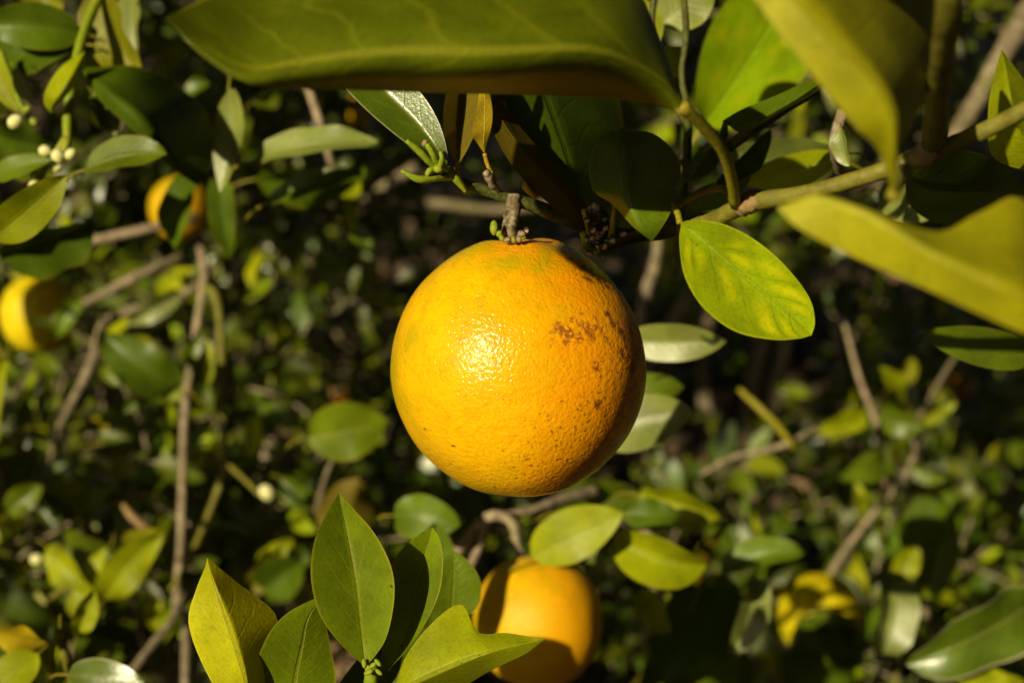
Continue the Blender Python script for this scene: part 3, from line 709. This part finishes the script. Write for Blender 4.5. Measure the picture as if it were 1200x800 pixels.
leaf(t2, 'lime', (748, 580, .72), (845, 608, .71), 62, roll=-5, fold=.3)
leaf(t2, 'mature', (650, 600, .73), (745, 575, .73), 60, roll=-20)
leaf(t2, 'pale', (700, 690, .68), (695, 640, .67), 26, roll=30)
leaf(t2, 'litter' if False else 'olive', (820, 690, .78), (855, 612, .78), 50, roll=40, top=False)
tube('side_stem', [(735, 600, .72, 8), (770, 640, .72, 9), (775, 690, .74, 10), (760, 740, .78, 10)], M['pale_bark'], t2, 8)
leaf(t2, 'lime', (752, 690, .72), (785, 742, .71), 36, roll=10)

R2 = 0.033
orange(962, 722, 1.10, R2, 'orange low between dark leaves with only its crown in the sun', rind_mat("low_rind", R2, False, (0.50, 0.42, 0.003), (0.44, 0.34, 0.003)), GROUP_O, tilt=(rad(-8), 0, 0), seed=8.4, res=(40, 60))
t3 = thing('twig', 'slanting grey twig that leads down to the low orange with the sunlit crown', 'twig', P(1085, 500, 1.1), 'leafy twigs around the big orange')
tube('stem', [(1130, 400, 1.0, 5), (1078, 490, 1.08, 6), (1066, 548, 1.1, 7), (1020, 606, 1.1, 6.5), (985, 652, 1.1, 6.5), (966, 685, 1.1, 6)], M['bark'], t3, 8)
tube('side_stem', [(990, 380, 1.05, 4), (1006, 440, 1.05, 5), (1028, 500, 1.05, 7), (1033, 540, 1.06, 6), (1040, 580, 1.08, 4)], M['pale_bark'], t3, 8)
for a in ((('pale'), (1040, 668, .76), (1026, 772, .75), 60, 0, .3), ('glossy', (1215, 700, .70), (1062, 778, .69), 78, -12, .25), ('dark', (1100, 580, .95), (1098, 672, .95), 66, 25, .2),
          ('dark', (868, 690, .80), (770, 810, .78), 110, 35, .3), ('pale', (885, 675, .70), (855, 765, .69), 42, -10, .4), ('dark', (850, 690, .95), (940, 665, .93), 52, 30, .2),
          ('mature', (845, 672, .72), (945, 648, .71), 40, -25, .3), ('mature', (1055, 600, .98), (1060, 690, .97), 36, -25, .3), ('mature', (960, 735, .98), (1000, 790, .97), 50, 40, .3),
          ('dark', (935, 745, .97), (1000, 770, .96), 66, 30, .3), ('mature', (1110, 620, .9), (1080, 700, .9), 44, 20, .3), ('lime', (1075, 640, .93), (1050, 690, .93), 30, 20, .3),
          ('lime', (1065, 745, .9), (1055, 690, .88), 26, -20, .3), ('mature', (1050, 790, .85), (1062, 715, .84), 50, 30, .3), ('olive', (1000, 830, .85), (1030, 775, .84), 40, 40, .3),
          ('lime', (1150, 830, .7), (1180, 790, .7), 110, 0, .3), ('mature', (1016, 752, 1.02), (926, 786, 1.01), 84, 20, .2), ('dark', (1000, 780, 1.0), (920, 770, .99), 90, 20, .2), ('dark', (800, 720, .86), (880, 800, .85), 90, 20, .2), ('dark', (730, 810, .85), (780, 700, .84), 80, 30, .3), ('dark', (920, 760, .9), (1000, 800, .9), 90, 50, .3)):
    leaf(t3, a[0], a[1], a[2], a[3], roll=a[4], fold=a[5], bend=.5)
for a in (('mature', (1030, 490, 1.02), (1085, 500, 1.0), 34, 20), ('lime', (1062, 470, 1.02), (1030, 430, 1.0), 26, -20), ('lime', (1015, 480, 1.0), (955, 505, .99), 28, 15), ('mature', (1040, 540, 1.02), (985, 560, 1.0), 34, -15),
          ('lime', (1075, 500, 1.04), (1120, 470, 1.03), 24, 20), ('mature', (1066, 545, 1.06), (1110, 560, 1.05), 28, 20), ('olive', (1045, 450, 1.06), (1070, 420, 1.05), 30, 30), ('lime', (1010, 606, 1.06), (1000, 560, 1.05), 18, 20)):
    leaf(t3, a[0], a[1], a[2], a[3], roll=a[4])
leaf(t3, 'mature', (1215, 418, .50), (1077, 389, .49), 46, roll=-10, fold=.3, bend=.5, label='green leaf with a pale sheen under the wide blurred leaf', hero=True)

# ================================================================== LEAVES BEHIND THE BIG ORANGE
t4 = thing('twig', 'twig hidden behind the big orange with two pale leaves beside it', 'twig', P(700, 470, .62), 'leafy twigs around the big orange')
tube('stem', [(640, 430, .66, 6), (700, 455, .62, 6), (735, 480, .61, 5)], M['bark'], t4)
leaf(t4, 'pale', (728, 399, .58), (852, 400, .57), 46, roll=10, fold=.35, bend=.3, label='pale grey green leaf poking out beside the big orange', hero=True)
leaf(t4, 'pale', (700, 512, .60), (812, 480, .59), 64, roll=-15, fold=.3, label='pale green leaf touching the lower flank of the big orange', hero=True)
leaf(t4, 'mature', (720, 470, .64), (800, 455, .64), 40, roll=-20)
t5 = thing('twig', 'short twig with an oval leaf lit in the dark gap beside the big orange', 'twig', P(380, 560, .85), 'leafy twigs around the big orange')
tube('stem', [(370, 600, .88, 6), (385, 550, .85, 5), (400, 520, .82, 4)], M['bark'], t5)
leaf(t5, 'young', (360, 512, .80), (455, 494, .80), 66, roll=8, fold=.1, bend=.6, label='oval yellow green leaf in the dark gap', hero=True)
leaf(t5, 'olive', (395, 640, .86), (420, 560, .86), 70, roll=10, top=False)
leaf(t5, 'mature', (330, 560, .9), (380, 590, .9), 36, roll=10)
tube('side_stem', [(930, 524, .93, 6), (912, 500, .93, 7), (892, 480, .932, 7), (866, 456, .94, 5)], M['petiole'], t5, 8)
tube('side_stem', [(820, 556, .96, 4), (858, 536, .95, 6), (895, 528, .945, 6), (926, 518, .94, 6), (960, 500, .95, 5)], M['bark'], t5, 8)

# ================================================================== SPRIG WITH FLOWER BUDS, UPPER LEFT
bs = thing('sprig', 'leafy sprig with round white flower buds in the upper corner', 'sprig', P(85, 60, .55))
tube('stem', [(150, -60, .6, 7), (110, 10, .57, 6), (90, 70, .55, 6), (80, 130, .545, 6), (78, 170, .54, 5), (66, 185, .54, 4)], M['bud'], bs, 8)
tube('side_stem', [(78, 160, .54, 4), (55, 195, .54, 3.5), (45, 210, .54, 3)], M['bud'], bs)
tube('side_stem', [(0, 60, .56, 4), (15, 100, .55, 4), (30, 135, .55, 3.5)], M['bud'], bs)
for x, y, r in ((18, 143, 8.5), (40, 143, 5), (68, 184, 8), (83, 181, 6.6), (66, 196, 6.8), (42, 221, 8.5), (40, 204, 5.5), (53, 177, 7), (32, 128, 4.5)): bud(bs, x, y, .535, r, 'petal' if r > 6 else 'bud')
loft_leaf(bs, 'dark', [((95, 80, .55), (95, 80, .55), (95, 80, .55)), ((112, 112, .535), (118, 104, .53), (160, 78, .56)), ((135, 135, .53), (144, 127, .522), (205, 100, .575)), ((158, 155, .53), (166, 148, .522), (240, 128, .585)), ((180, 176, .535), (190, 175, .53), (250, 165, .585)), ((205, 200, .55), (215, 200, .55), (245, 200, .57)), (232, 218, .565)],
    'broad blackish leaf with one sunlit strip', hero=True)
loft_leaf(bs, 'lime', [((100, 60, .54), (100, 60, .54), (100, 60, .54)), ((72, 78, .535), (88, 84, .53), (98, 82, .54)), ((54, 105, .535), (72, 110, .528), (82, 108, .54)), ((52, 122, .538), (62, 124, .535), (68, 122, .54)), (60, 133, .54)], 'narrow curved yellow green leaf beside the flower buds', hero=True)
leaf(bs, 'mature', (100, 199, .53), (197, 182, .525), 52, roll=-35, fold=.3, side=-.4, label='green leaf pointing sideways beneath the flower buds', hero=True)
leaf(bs, 'olive', (112, -15, .58), (165, 92, .57), 70, roll=15, fold=.2, label='olive leaf standing above the stem')
leaf(bs, 'mature', (95, 40, .57), (-20, 30, .56), 56, roll=-25, fold=.3)
leaf(bs, 'dark', (90, 55, .57), (-10, 85, .58), 76, roll=30, fold=.2)
leaf(bs, 'lime', (-15, 60, .54), (22, 132, .535), 28, roll=10)
leaf(bs, 'pale', (16, 80, .55), (40, 125, .545), 16, roll=10)
leaf(bs, 'mature', (108, 110, .56), (132, 160, .56), 34, roll=-10)
leaf(bs, 'lime', (-10, 280, .50), (78, 205, .49), 52, roll=30, fold=.3, label='olive green leaf rising out of the picture edge', hero=True)
leaf(bs, 'mature', (-10, 208, .54), (60, 188, .53), 30, roll=-20)
leaf(bs, 'dark', (-20, 150, .6), (70, 170, .6), 90, roll=30)
leaf(bs, 'olive', (60, -10, .6), (40, 20, .6), 60, roll=0)
leaf(bs, 'pale', (162, -20, .62), (162, 72, .61), 36, roll=20, fold=.5, label='withered pale leaf hanging straight down')
leaf(bs, 'pale', (268, 105, .60), (258, 226, .59), 40, roll=25, side=-.9, fold=.3, label='pale curled leaf bowed like a sickle', hero=True)
leaf(bs, 'dark', (0, 300, .62), (110, 260, .62), 80, roll=30)

t6 = thing('twig', 'twig with two flat grey green leaves above the bare branches', 'twig', P(470, 180, .75), 'leafy twigs around the big orange')
tube('stem', [(345, 60, .8, 8), (362, 105, .79, 8), (378, 155, .78, 8), (400, 230, .8, 7)], M['pale_bark'], t6)
leaf(t6, 'pale', (300, 188, .60), (442, 168, .59), 46, roll=-25, fold=.25, label='grey green leaf lying flat in front of the brown twig')
leaf(t6, 'mature', (315, 238, .64), (425, 203, .63), 34, roll=-45, fold=.3, side=.2)
leaf(t6, 'mature', (296, 120, .8), (334, 100, .8), 30, roll=20)
leaf(t6, 'mature', (218, 112, .85), (245, 95, .85), 22, roll=-20)
leaf(t6, 'dark', (300, 210, .74), (430, 195, .74), 70, roll=50)
leaf(t6, 'lime', (415, 205, .78), (412, 275, .77), 26, roll=10, fold=.4)
leaf(t6, 'mature', (405, 262, .8), (440, 300, .8), 24, roll=10)

# bare twigs at the left
t7 = thing('bare_twig', 'pair of bare hanging twigs joined at a bend, beside the leaning green leaf', 'twig', P(240, 335, .9), 'bare twigs')
tube('stem', [(205, 720, .92, 7), (212, 640, .9, 8), (214, 560, .9, 8), (218, 470, .89, 8), (228, 400, .89, 8), (236, 350, .9, 8), (240, 320, .92, 9), (235, 290, .95, 8)], M['pale_bark'], t7, 9, rough=.25)
tube('side_stem', [(240, 338, .895, 7), (252, 345, .89, 8), (259, 390, .885, 8), (260, 470, .885, 7.5), (263, 545, .885, 7), (252, 583, .885, 6.5), (235, 625, .89, 6), (215, 668, .9, 6), (200, 692, .9, 6)], M['green_bark'], t7, 9, rough=.25)
leaf(t7, 'mature', (214, 452, .84), (124, 392, .83), 56, roll=-5, fold=.3, side=-.3, label='deep green leaf leaning on the hanging twigs')
leaf(t7, 'mature', (195, 450, .85), (146, 485, .84), 24, roll=-20, side=.5)
leaf(t7, 'lime', (240, 460, .84), (238, 390, .84), 14, roll=20); leaf(t7, 'mature', (245, 450, .84), (252, 490, .84), 16, roll=20)
leaf(t7, 'mature', (222, 430, .86), (240, 385, .86), 16, roll=20)
bud(t7, 313, 577, .86, 9); tube('side_stem', [(262, 540, .885, 5), (285, 560, .87, 5), (305, 580, .86, 4)], M['green_bark'], t7)
t8 = thing('bare_twig', 'forked grey bare twig spreading towards the half hidden yellow orange', 'twig', P(230, 325, 1.0), 'bare twigs')
tube('stem', [(240, 330, 1.0, 7), (200, 352, 1.0, 9), (150, 365, .99, 9), (120, 382, .99, 9), (108, 425, .99, 9), (85, 470, .99, 8), (70, 500, 1.0, 7)], M['bark'], t8, 9, rough=.3)
tube('side_stem', [(215, 300, 1.0, 8), (165, 322, .98, 10), (120, 345, .98, 9), (62, 375, .98, 6)], M['bark'], t8, 9, rough=.3)
tube('side_stem', [(230, 255, 1.02, 9), (165, 270, 1.0, 8), (110, 282, 1.0, 8), (55, 300, 1.0, 8)], M['pale_bark'], t8, 8)
leaf(t8, 'pale', (212, 340, .97), (150, 378, .97), 26, roll=-10); leaf(t8, 'mature', (95, 350, .96), (66, 395, .96), 24, roll=10)
t9 = thing('bare_twig', 'brown bare twig lying across the lower corner leaves', 'twig', P(215, 720, .8), 'bare twigs')
tube('stem', [(218, 690, .85, 8), (205, 722, .82, 9), (180, 755, .8, 9), (150, 795, .78, 9), (120, 850, .78, 9)], M['bark'], t9, 9, rough=.3)
tube('side_stem', [(215, 690, .85, 7), (218, 750, .84, 8), (217, 830, .84, 8)], M['bark'], t9, 8)
t10 = thing('branch', 'long brown horizontal branch blurred far behind the twig of the big orange', 'branch', P(400, 240, 1.5))
tube('stem', [(300, 232, 1.5, 9), (420, 240, 1.5, 10), (500, 238, 1.5, 10), (580, 246, 1.5, 9), (660, 238, 1.5, 8)], M['bark'], t10, 9)
t11 = thing('branch', 'leaning brown trunk like branch in the upper corner lit by the sun', 'branch', P(1190, 30, .9))
tube('stem', [(1215, 0, 1.02, 22), (1180, 55, 1.0, 20), (1150, 110, 1.0, 18), (1120, 160, 1.02, 16), (1080, 240, 1.05, 15)], M['bark'], t11, 9)
t12 = thing('branch', 'pale stalk rising beside the upper flank of the big orange', 'branch', P(750, 360, 1.0))
tube('stem', [(745, 420, 1.0, 10), (755, 350, 1.0, 12), (770, 300, 1.0, 10), (770, 240, 1.0, 8)], M['bark'], t12, 8)

# lower left leaves
ll = thing('sprig', 'low sprig with a dark folded leaf and yellow rimmed leaves in the bottom corner', 'sprig', P(60, 820, .55))
tube('stem', [(110, 900, .6, 7), (85, 800, .58, 6), (70, 740, .57, 5)], M['green_bark'], ll)
leaf(ll, 'yellow', (55, 752, .56), (-25, 735, .55), 40, roll=-30, fold=.2, label='yellow leaf catching the sun in the bottom corner')
leaf(ll, 'lime', (45, 765, .55), (-20, 830, .54), 50, roll=20, fold=.3)
leaf(ll, 'dark', (70, 735, .56), (70, 815, .55), 48, roll=40, fold=.3)
leaf(ll, 'dark', (30, 755, .57), (-10, 800, .57), 60, roll=30)
leaf(ll, 'glossy', (80, 790, .54), (170, 800, .53), 44, roll=-15, fold=.2, label='glossy leaf cut by the lower picture edge')
leaf(ll, 'lime', (90, 745, .6), (110, 690, .6), 30, roll=20)
t13 = thing('sprig', 'cluster of yellow green leaves in front of the lower bare twigs', 'sprig', P(120, 660, .8))
tube('stem', [(60, 700, .82, 6), (120, 660, .8, 5), (190, 640, .79, 5)], M['green_bark'], t13)
for a in (('lime', (55, 640, .8), (110, 690, .79), 40, 10), ('mature', (75, 640, .82), (135, 650, .81), 60, 25), ('lime', (120, 705, .78), (190, 625, .78), 44, 15), ('olive', (150, 640, .8), (196, 625, .79), 34, -10), ('mature', (10, 600, .83), (50, 570, .83), 36, 0),
          ('lime', (85, 690, .8), (120, 720, .8), 46, 10), ('olive', (290, 690, .85), (330, 640, .85), 30, 20), ('lime', (300, 665, .86), (345, 630, .86), 24, 20), ('dark', (310, 690, .84), (350, 660, .84), 60, 20), ('lime', (130, 640, .8), (110, 720, .79), 40, 30)):
    leaf(t13, a[0], a[1], a[2], a[3], roll=a[4])
bud(t13, 108, 715, .78, 10); bud(t13, 43, 655, .8, 7); bud(t13, 165, 680, .78, 7)
tube('side_stem', [(145, 592, .84, 6), (155, 605, .83, 8), (172, 620, .83, 8), (178, 628, .83, 6)], M['node_bark'], t13)
t14 = thing('sprig', 'pale green long leaf hanging at the picture edge below the yellow orange', 'sprig', P(10, 400, .75))
tube('stem', [(-20, 380, .8, 5), (0, 410, .76, 5), (8, 430, .75, 4)], M['green_bark'], t14)
leaf(t14, 'lime', (8, 420, .75), (-2, 520, .74), 30, roll=20, fold=.3)
leaf(t14, 'mature', (0, 415, .76), (20, 440, .76), 20, roll=0)

leaf(t2, 'dark', (500, 768, .60), (510, 612, .60), 66, roll=0)  # mostly hidden leaf added to shade the lower orange's left side
leaf(t2, 'dark', (432, 800, .55), (556, 748, .55), 84, roll=0)  # hidden leaf added to cast the round shadow low on that orange
leaf(t14, 'dark', (-283, 170, .9), (-298, 332, .9), 106, roll=0)  # unseen leaf added outside the frame to shade the yellow orange
tube('side_stem', [(-20, 380, .8, 5), (-130, 300, .84, 5), (-280, 160, .9, 4)], M['green_bark'], t14)  # unseen stem added to join that leaf to the sprig
# further oranges
R4 = 0.031
orange(48, 368, 1.12, R4, 'yellow orange with a bright crescent half hidden in shade at the picture edge', rind_mat("yellow_rind", R4, False, (0.60, 0.46, 0.006), (0.50, 0.36, 0.005)), GROUP_O, seed=3.3, res=(40, 60), tilt=(rad(-10), 0, 0))
orange(212, 244, 1.1, 0.0245, 'orange split by a dark leaf beneath the sickle leaf', rind_mat("split_rind", .030, False, (0.5, 0.30, 0.004), (0.46, 0.24, 0.003)), GROUP_O, seed=6.3, res=(40, 60), tilt=(rad(-10), 0, 0))
leaf(bs, 'dark', (232, 196, .68), (204, 292, .68), 40, roll=20)  # dark leaf crossing in front of the fruit's middle
leaf(bs, 'dark', (262, 195, .68), (272, 300, .68), 34, roll=20)
orange(418, 131, 1.7, 0.020, 'small yellow orange far behind the glossy leaf', rind_mat("small_rind", .020, False, (0.7, 0.42, 0.004), (0.66, 0.38, 0.004)), GROUP_O, seed=7.3, res=(24, 36), calyx=False)
orange(130, 520, 1.35, 0.030, 'dull green orange deep in the shaded leaves', rind_mat("dull_rind", .030, False, (0.2, 0.19, 0.004), (0.22, 0.18, 0.004)), GROUP_O, seed=7.9, res=(30, 44), calyx=False)
fallen = rind_mat("fallen_rind", .034, False, (0.62, 0.20, 0.003), (0.62, 0.17, 0.002))
for (x, y, d, lb) in ((404, 458, 2.35, 'fallen orange lying on the ground beside the pale lit litter'), (360, 374, 2.68, 'fallen orange farther back, framed by small bright leaves'), (1128, 456, 2.2, 'deep orange fruit glimpsed among shaded leaves under the wide blurred leaf'), (345, 385, 2.66, 'fallen orange touching the one framed by small bright leaves')):
    orange(x, y, d, 0.022, lb, fallen, 'oranges on the ground far back', seed=x * .1, res=(24, 36), calyx=False)

# ================================================================== SHRUBS BEHIND
LEAF_VAR = []
for k in range(10):
    L_ = 1.0; W_ = random.uniform(0.34, 0.52)
    v, f, u = leaf_shape(L_, W_, random.uniform(.1, .6), random.uniform(-.2, 1.0), random.uniform(-.4, .4), .1, 0.0, 6, 2, seed=k * 2.7)
    LEAF_VAR.append((v, np.array(f), u))
LEAF_ME, LEAF_YOUNG = [], []
for v, f, u in LEAF_VAR:
    me = mesh('shrub_leaf', v, [tuple(q) for q in f], u); me.materials.append(M['bush']); LEAF_ME.append(me)
    me = mesh('young_shrub_leaf', v, [tuple(q) for q in f], u); me.materials.append(M['bush_young']); LEAF_YOUNG.append(me)
CAM3 = np.array(CAMROT.to_3x3())

def project(p):
    q = CAMROT.to_3x3().transposed() @ (Vector(p) - CAM_LOC)
    d = -q.z
    return 600 + q.x / d * F, 400 - q.y / d * F, d

def shrub(label, px, py, d0, rx, ry, dr, nspr, lsize, group='citrus shrubs in the background', keep=230, young=.2, lean=(0, 0, 0), name='citrus_shrub'):
    """sprigs of leaves scattered through an ellipsoid; the leaves that show largest become parts, the rest one foliage part"""
    c = P(px, py, d0)
    foot = Vector((c.x + lean[0], c.y + lean[1] + 0.1, 0.0))
    root = thing(name, label, 'shrub', foot, group)
    limbs, twigs, leaves = [], [], []
    for k in range(5):
        e = c + Vector((random.uniform(-1, 1) * rx / F * d0, random.uniform(-1, 1) * dr, random.uniform(-.6, .8) * ry / F * d0))
        limbs.append([(foot + Vector((k * .01, 0, -.02)), .012), (foot.lerp(c, .5) + Vector((random.gauss(0, .05), random.gauss(0, .05), 0)), .009), (e, .005)])
    for k in range(nspr):
        while True:
            q = Vector((random.uniform(-1, 1), random.uniform(-1, 1), random.uniform(-1, 1)))
            if q.length < 1: break
        s = c + RIGHT * (q.x * rx / F * d0) + UP * (q.y * ry / F * d0) + BACK * (q.z * dr)
        if s.z < .04: s.z = .04 + random.random() * .1
        dirn = Vector((random.gauss(0, 1), random.gauss(-.3, 1), random.gauss(.25, .8))).normalized()
        Ls = random.uniform(.7, 1.6) * lsize * 2.2
        bendv = Vector((random.gauss(0, .4), random.gauss(0, .4), -.5)) * Ls * .4
        pts = [s + dirn * (t * Ls) + bendv * t * t for t in (0, .33, .66, 1)]
        twigs.append([(p, .0022 * (1 - .5 * i / 3)) for i, p in enumerate(pts)])
        nl = random.randint(6, 10)
        for i in range(nl):
            t = (i + .6) / nl
            p = s + dirn * (t * Ls) + bendv * t * t
            az = i * 2.4 + random.random()
            o1_ = dirn.orthogonal().normalized(); o2_ = dirn.cross(o1_)
            out = (o1_ * math.cos(az) + o2_ * math.sin(az)) * 1.0 + dirn * .7 + Vector((0, 0, -.15))
            X = out.normalized()
            upv = (Vector((0, 0, 1)) + SUN * .5 + Vector((random.gauss(0, .55), random.gauss(0, .55), random.gauss(0, .4))))
            Z = upv - X * upv.dot(X)
            if Z.length < .05: continue
            Z.normalize(); Y = Z.cross(X)
            sc = lsize * random.uniform(.55, 1.2) * (1 - .25 * abs(t - .5))
            leaves.append((p, X, Y, Z, sc, random.randrange(len(LEAF_VAR))))
    multi_tube('stem', limbs, M['bark'], root, 8)
    multi_tube('twig_spray', twigs, M['bark'], root, 5)['kind'] = 'stuff'
    rank = []
    for i, (p, X, Y, Z, sc, k) in enumerate(leaves):
        x, y, d = project(p + X * sc * .5)
        vis = d > 0 and -20 < x < 1220 and -20 < y < 820
        rank.append((-(sc / d) if vis else 1, i))
    rank.sort(); chosen = {i for r, i in rank[:keep] if r < 0}
    geos = []
    for i, (p, X, Y, Z, sc, k) in enumerate(leaves):
        if i in chosen:
            o = bpy.data.objects.new('leaf', (LEAF_YOUNG if random.random() < young else LEAF_ME)[k]); COL.objects.link(o); o.parent = root
            Mx = Matrix((X, Y, Z)).transposed().to_4x4(); Mx = Mx @ Matrix.Scale(sc, 4)
            Mx.translation = p - foot
            o.matrix_basis = Mx
        else:
            v, f, u = LEAF_VAR[k]
            geos.append((v * sc @ np.array([X, Y, Z]) + np.array(p), f, u))
    if geos:
        o = join_np('foliage', geos, M['bush'], root, foot); o['kind'] = 'stuff'
    return root

shrub('dense leafy citrus shrub behind the bare hanging twigs', 120, 400, 1.45, 330, 330, .26, 170, .044, keep=300, young=.4)
shrub('low bright citrus shrub filling the corner under the bare twigs', 100, 670, 1.08, 250, 170, .15, 105, .042, keep=300, young=.5)
shrub('small leaved far shrub seen past the sharp orange and the glossy leaf', 420, 300, 2.3, 340, 260, .45, 210, .045, keep=290)
shrub('dappled shrub behind the blotched yellowing leaf', 900, 360, 2.5, 300, 240, .4, 75, .05, keep=260)
shrub('leafy shrub with an orange in it under the wide blurred leaf', 1120, 500, 1.8, 190, 190, .3, 110, .048, keep=280)
shrub('shaded shrub behind the half shaded lower orange', 620, 650, 1.5, 360, 140, .22, 100, .042, keep=260)
shrub('tall shrub behind the flower bud sprig', 200, 110, 1.6, 340, 190, .3, 170, .042, keep=280)
shrub('shrub glimpsed between the lime leaf and the dark twigs', 900, 90, 1.6, 340, 170, .3, 120, .05, keep=260)
shrub('shrub in deep shade low behind the slanting grey twig', 1000, 720, 1.5, 270, 130, .2, 90, .046, keep=240)
shrub('sparse shrub in the dark gap behind the oval lit leaf', 400, 560, 1.9, 260, 150, .3, 60, .042, keep=200)

# far hedge of foliage closing the view
def far_foliage():
    geos = []
    for i in range(14000):
        y = random.uniform(4.2, 6.5); x = random.uniform(-5, 5); z = abs(random.gauss(.7, 1.3))
        if mn.noise(Vector((x * 1.1, y * 1.1, z * 1.3))) < -.12: continue
        v, f, u = random.choice(LEAF_VAR)
        R = Euler((random.uniform(-1, 1), random.uniform(-1, 1), random.uniform(0, 6.28))).to_matrix()
        geos.append((v * random.uniform(.06, .11) @ np.array(R).T + np.array((x, y, z)), f, u))
    o = join_np('far_foliage', geos, M['bush']); o['kind'] = 'stuff'; o['label'] = 'far mass of citrus foliage closing the grove behind the shrubs'
far_foliage()

# ================================================================== ADDED OVERHEAD CANOPY (out of the frame, put in to dapple the shrubs behind)
def added_canopy(n_try=20000, n_dome=34000):
    s = np.array(SUN)
    e1 = np.array(Vector(SUN).orthogonal().normalized()); e2 = np.cross(s, e1)
    CELL = .006
    taken = set()
    for pts, rr in ((HERO, 4), (SOFT, 1)):
        H = np.array([list(h) for h in pts])
        for ca, cb in {(int(a), int(b)) for a, b in zip(np.floor(H @ e1 / CELL), np.floor(H @ e2 / CELL))}:
            for i in range(-rr, rr + 1):
                for j in range(-rr, rr + 1):
                    taken.add((ca + i, cb + j))
    # spots where the added leaves are thinned to light shrubs or thickened to darken
    geos = []
    spots = [(tuple(np.array(P(x, y, d)) @ np.stack([e1, e2], 1)), rr, am) for x, y, d, rr, am in (
        (60, 650, 1.15, .28, -.68), (100, 400, 1.45, .24, -.4), (420, 320, 2.3, .24, -.28), (200, 110, 1.6, .2, -.4), (900, 90, 1.6, .2, -.12), (1130, 480, 1.8, .16, -.3),
        (900, 430, 2.4, .3, .25), (1010, 720, 1.5, .2, .3), (330, 560, 1.9, .14, .3))]
    def shade_bias(a, b):
        return sum(am * math.exp(-((a - c[0]) ** 2 + (b - c[1]) ** 2) / rr ** 2) for c, rr, am in spots)
    def flecked(a, b):
        return mn.noise(Vector((a * 4.5, b * 4.5, 0.7))) + .45 * mn.noise(Vector((a * 13, b * 13, 2.7))) > .06 + shade_bias(a, b)
    fp = np.array([[np.array(P(x, y, d)) @ e1, np.array(P(x, y, d)) @ e2] for x in (0, 1200) for y in (0, 800) for d in (.5, 2.8)])
    lo, hi = fp.min(0), fp.max(0)
    def put(p, size):
        x, y, dd = project(p)
        if dd > 0 and -350 < x < 1550 and -350 < y < 1150: return
        if (p - CAM_LOC).length < .3: return
        pa = np.array(p)
        v, f, u = random.choice(LEAF_VAR)
        R = Euler((random.uniform(-1, 1), random.uniform(-1, 1), random.uniform(0, 6.28))).to_matrix()
        vw = v * size @ np.array(R).T + pa
        if any((int(a), int(b)) in taken for a, b in zip(np.floor(vw @ e1 / CELL), np.floor(vw @ e2 / CELL))): return
        geos.append((vw, f, u))
    for i in range(n_try):
        d = random.choice((random.uniform(.9, 1.6), random.uniform(1.4, 2.8), random.uniform(2.5, 5)))
        tx = random.uniform(-200, 1400)
        tgt = P(tx, random.uniform(-150, 950), d)
        a, b = float(np.array(tgt) @ e1), float(np.array(tgt) @ e2)
        if flecked(a, b): continue          # gaps left in the added leaves so sun flecks reach the shrubs
        put(tgt + SUN * random.uniform(1.0, 1.8), random.uniform(.06, .11))
    print("canopy leaves", len(geos))
    for i in range(n_dome):  # unseen dome of leaves added to keep sky light out
        q = Vector((random.gauss(0, 1), random.gauss(0, 1), random.gauss(.5, .8))).normalized()
        if q.z < -.2 or q.dot(SUN) > .97: continue
        if mn.noise(q * 5) < -.42: continue
        c_ = Vector((0, .8, .9)) + q * random.uniform(2.0, 3.2)
        a, b = float(np.array(c_) @ e1), float(np.array(c_) @ e2)
        if q.dot(SUN) > .2 and lo[0] < a < hi[0] and lo[1] < b < hi[1] and flecked(a, b): continue
        put(c_, random.uniform(.13, .21))
    print("canopy leaves", len(geos))
    o = join_np('added_overhead_foliage', geos, M['bush']); o['kind'] = 'stuff'; o['label'] = 'unseen foliage added overhead to dapple the shrubs and block sky light'
added_canopy()
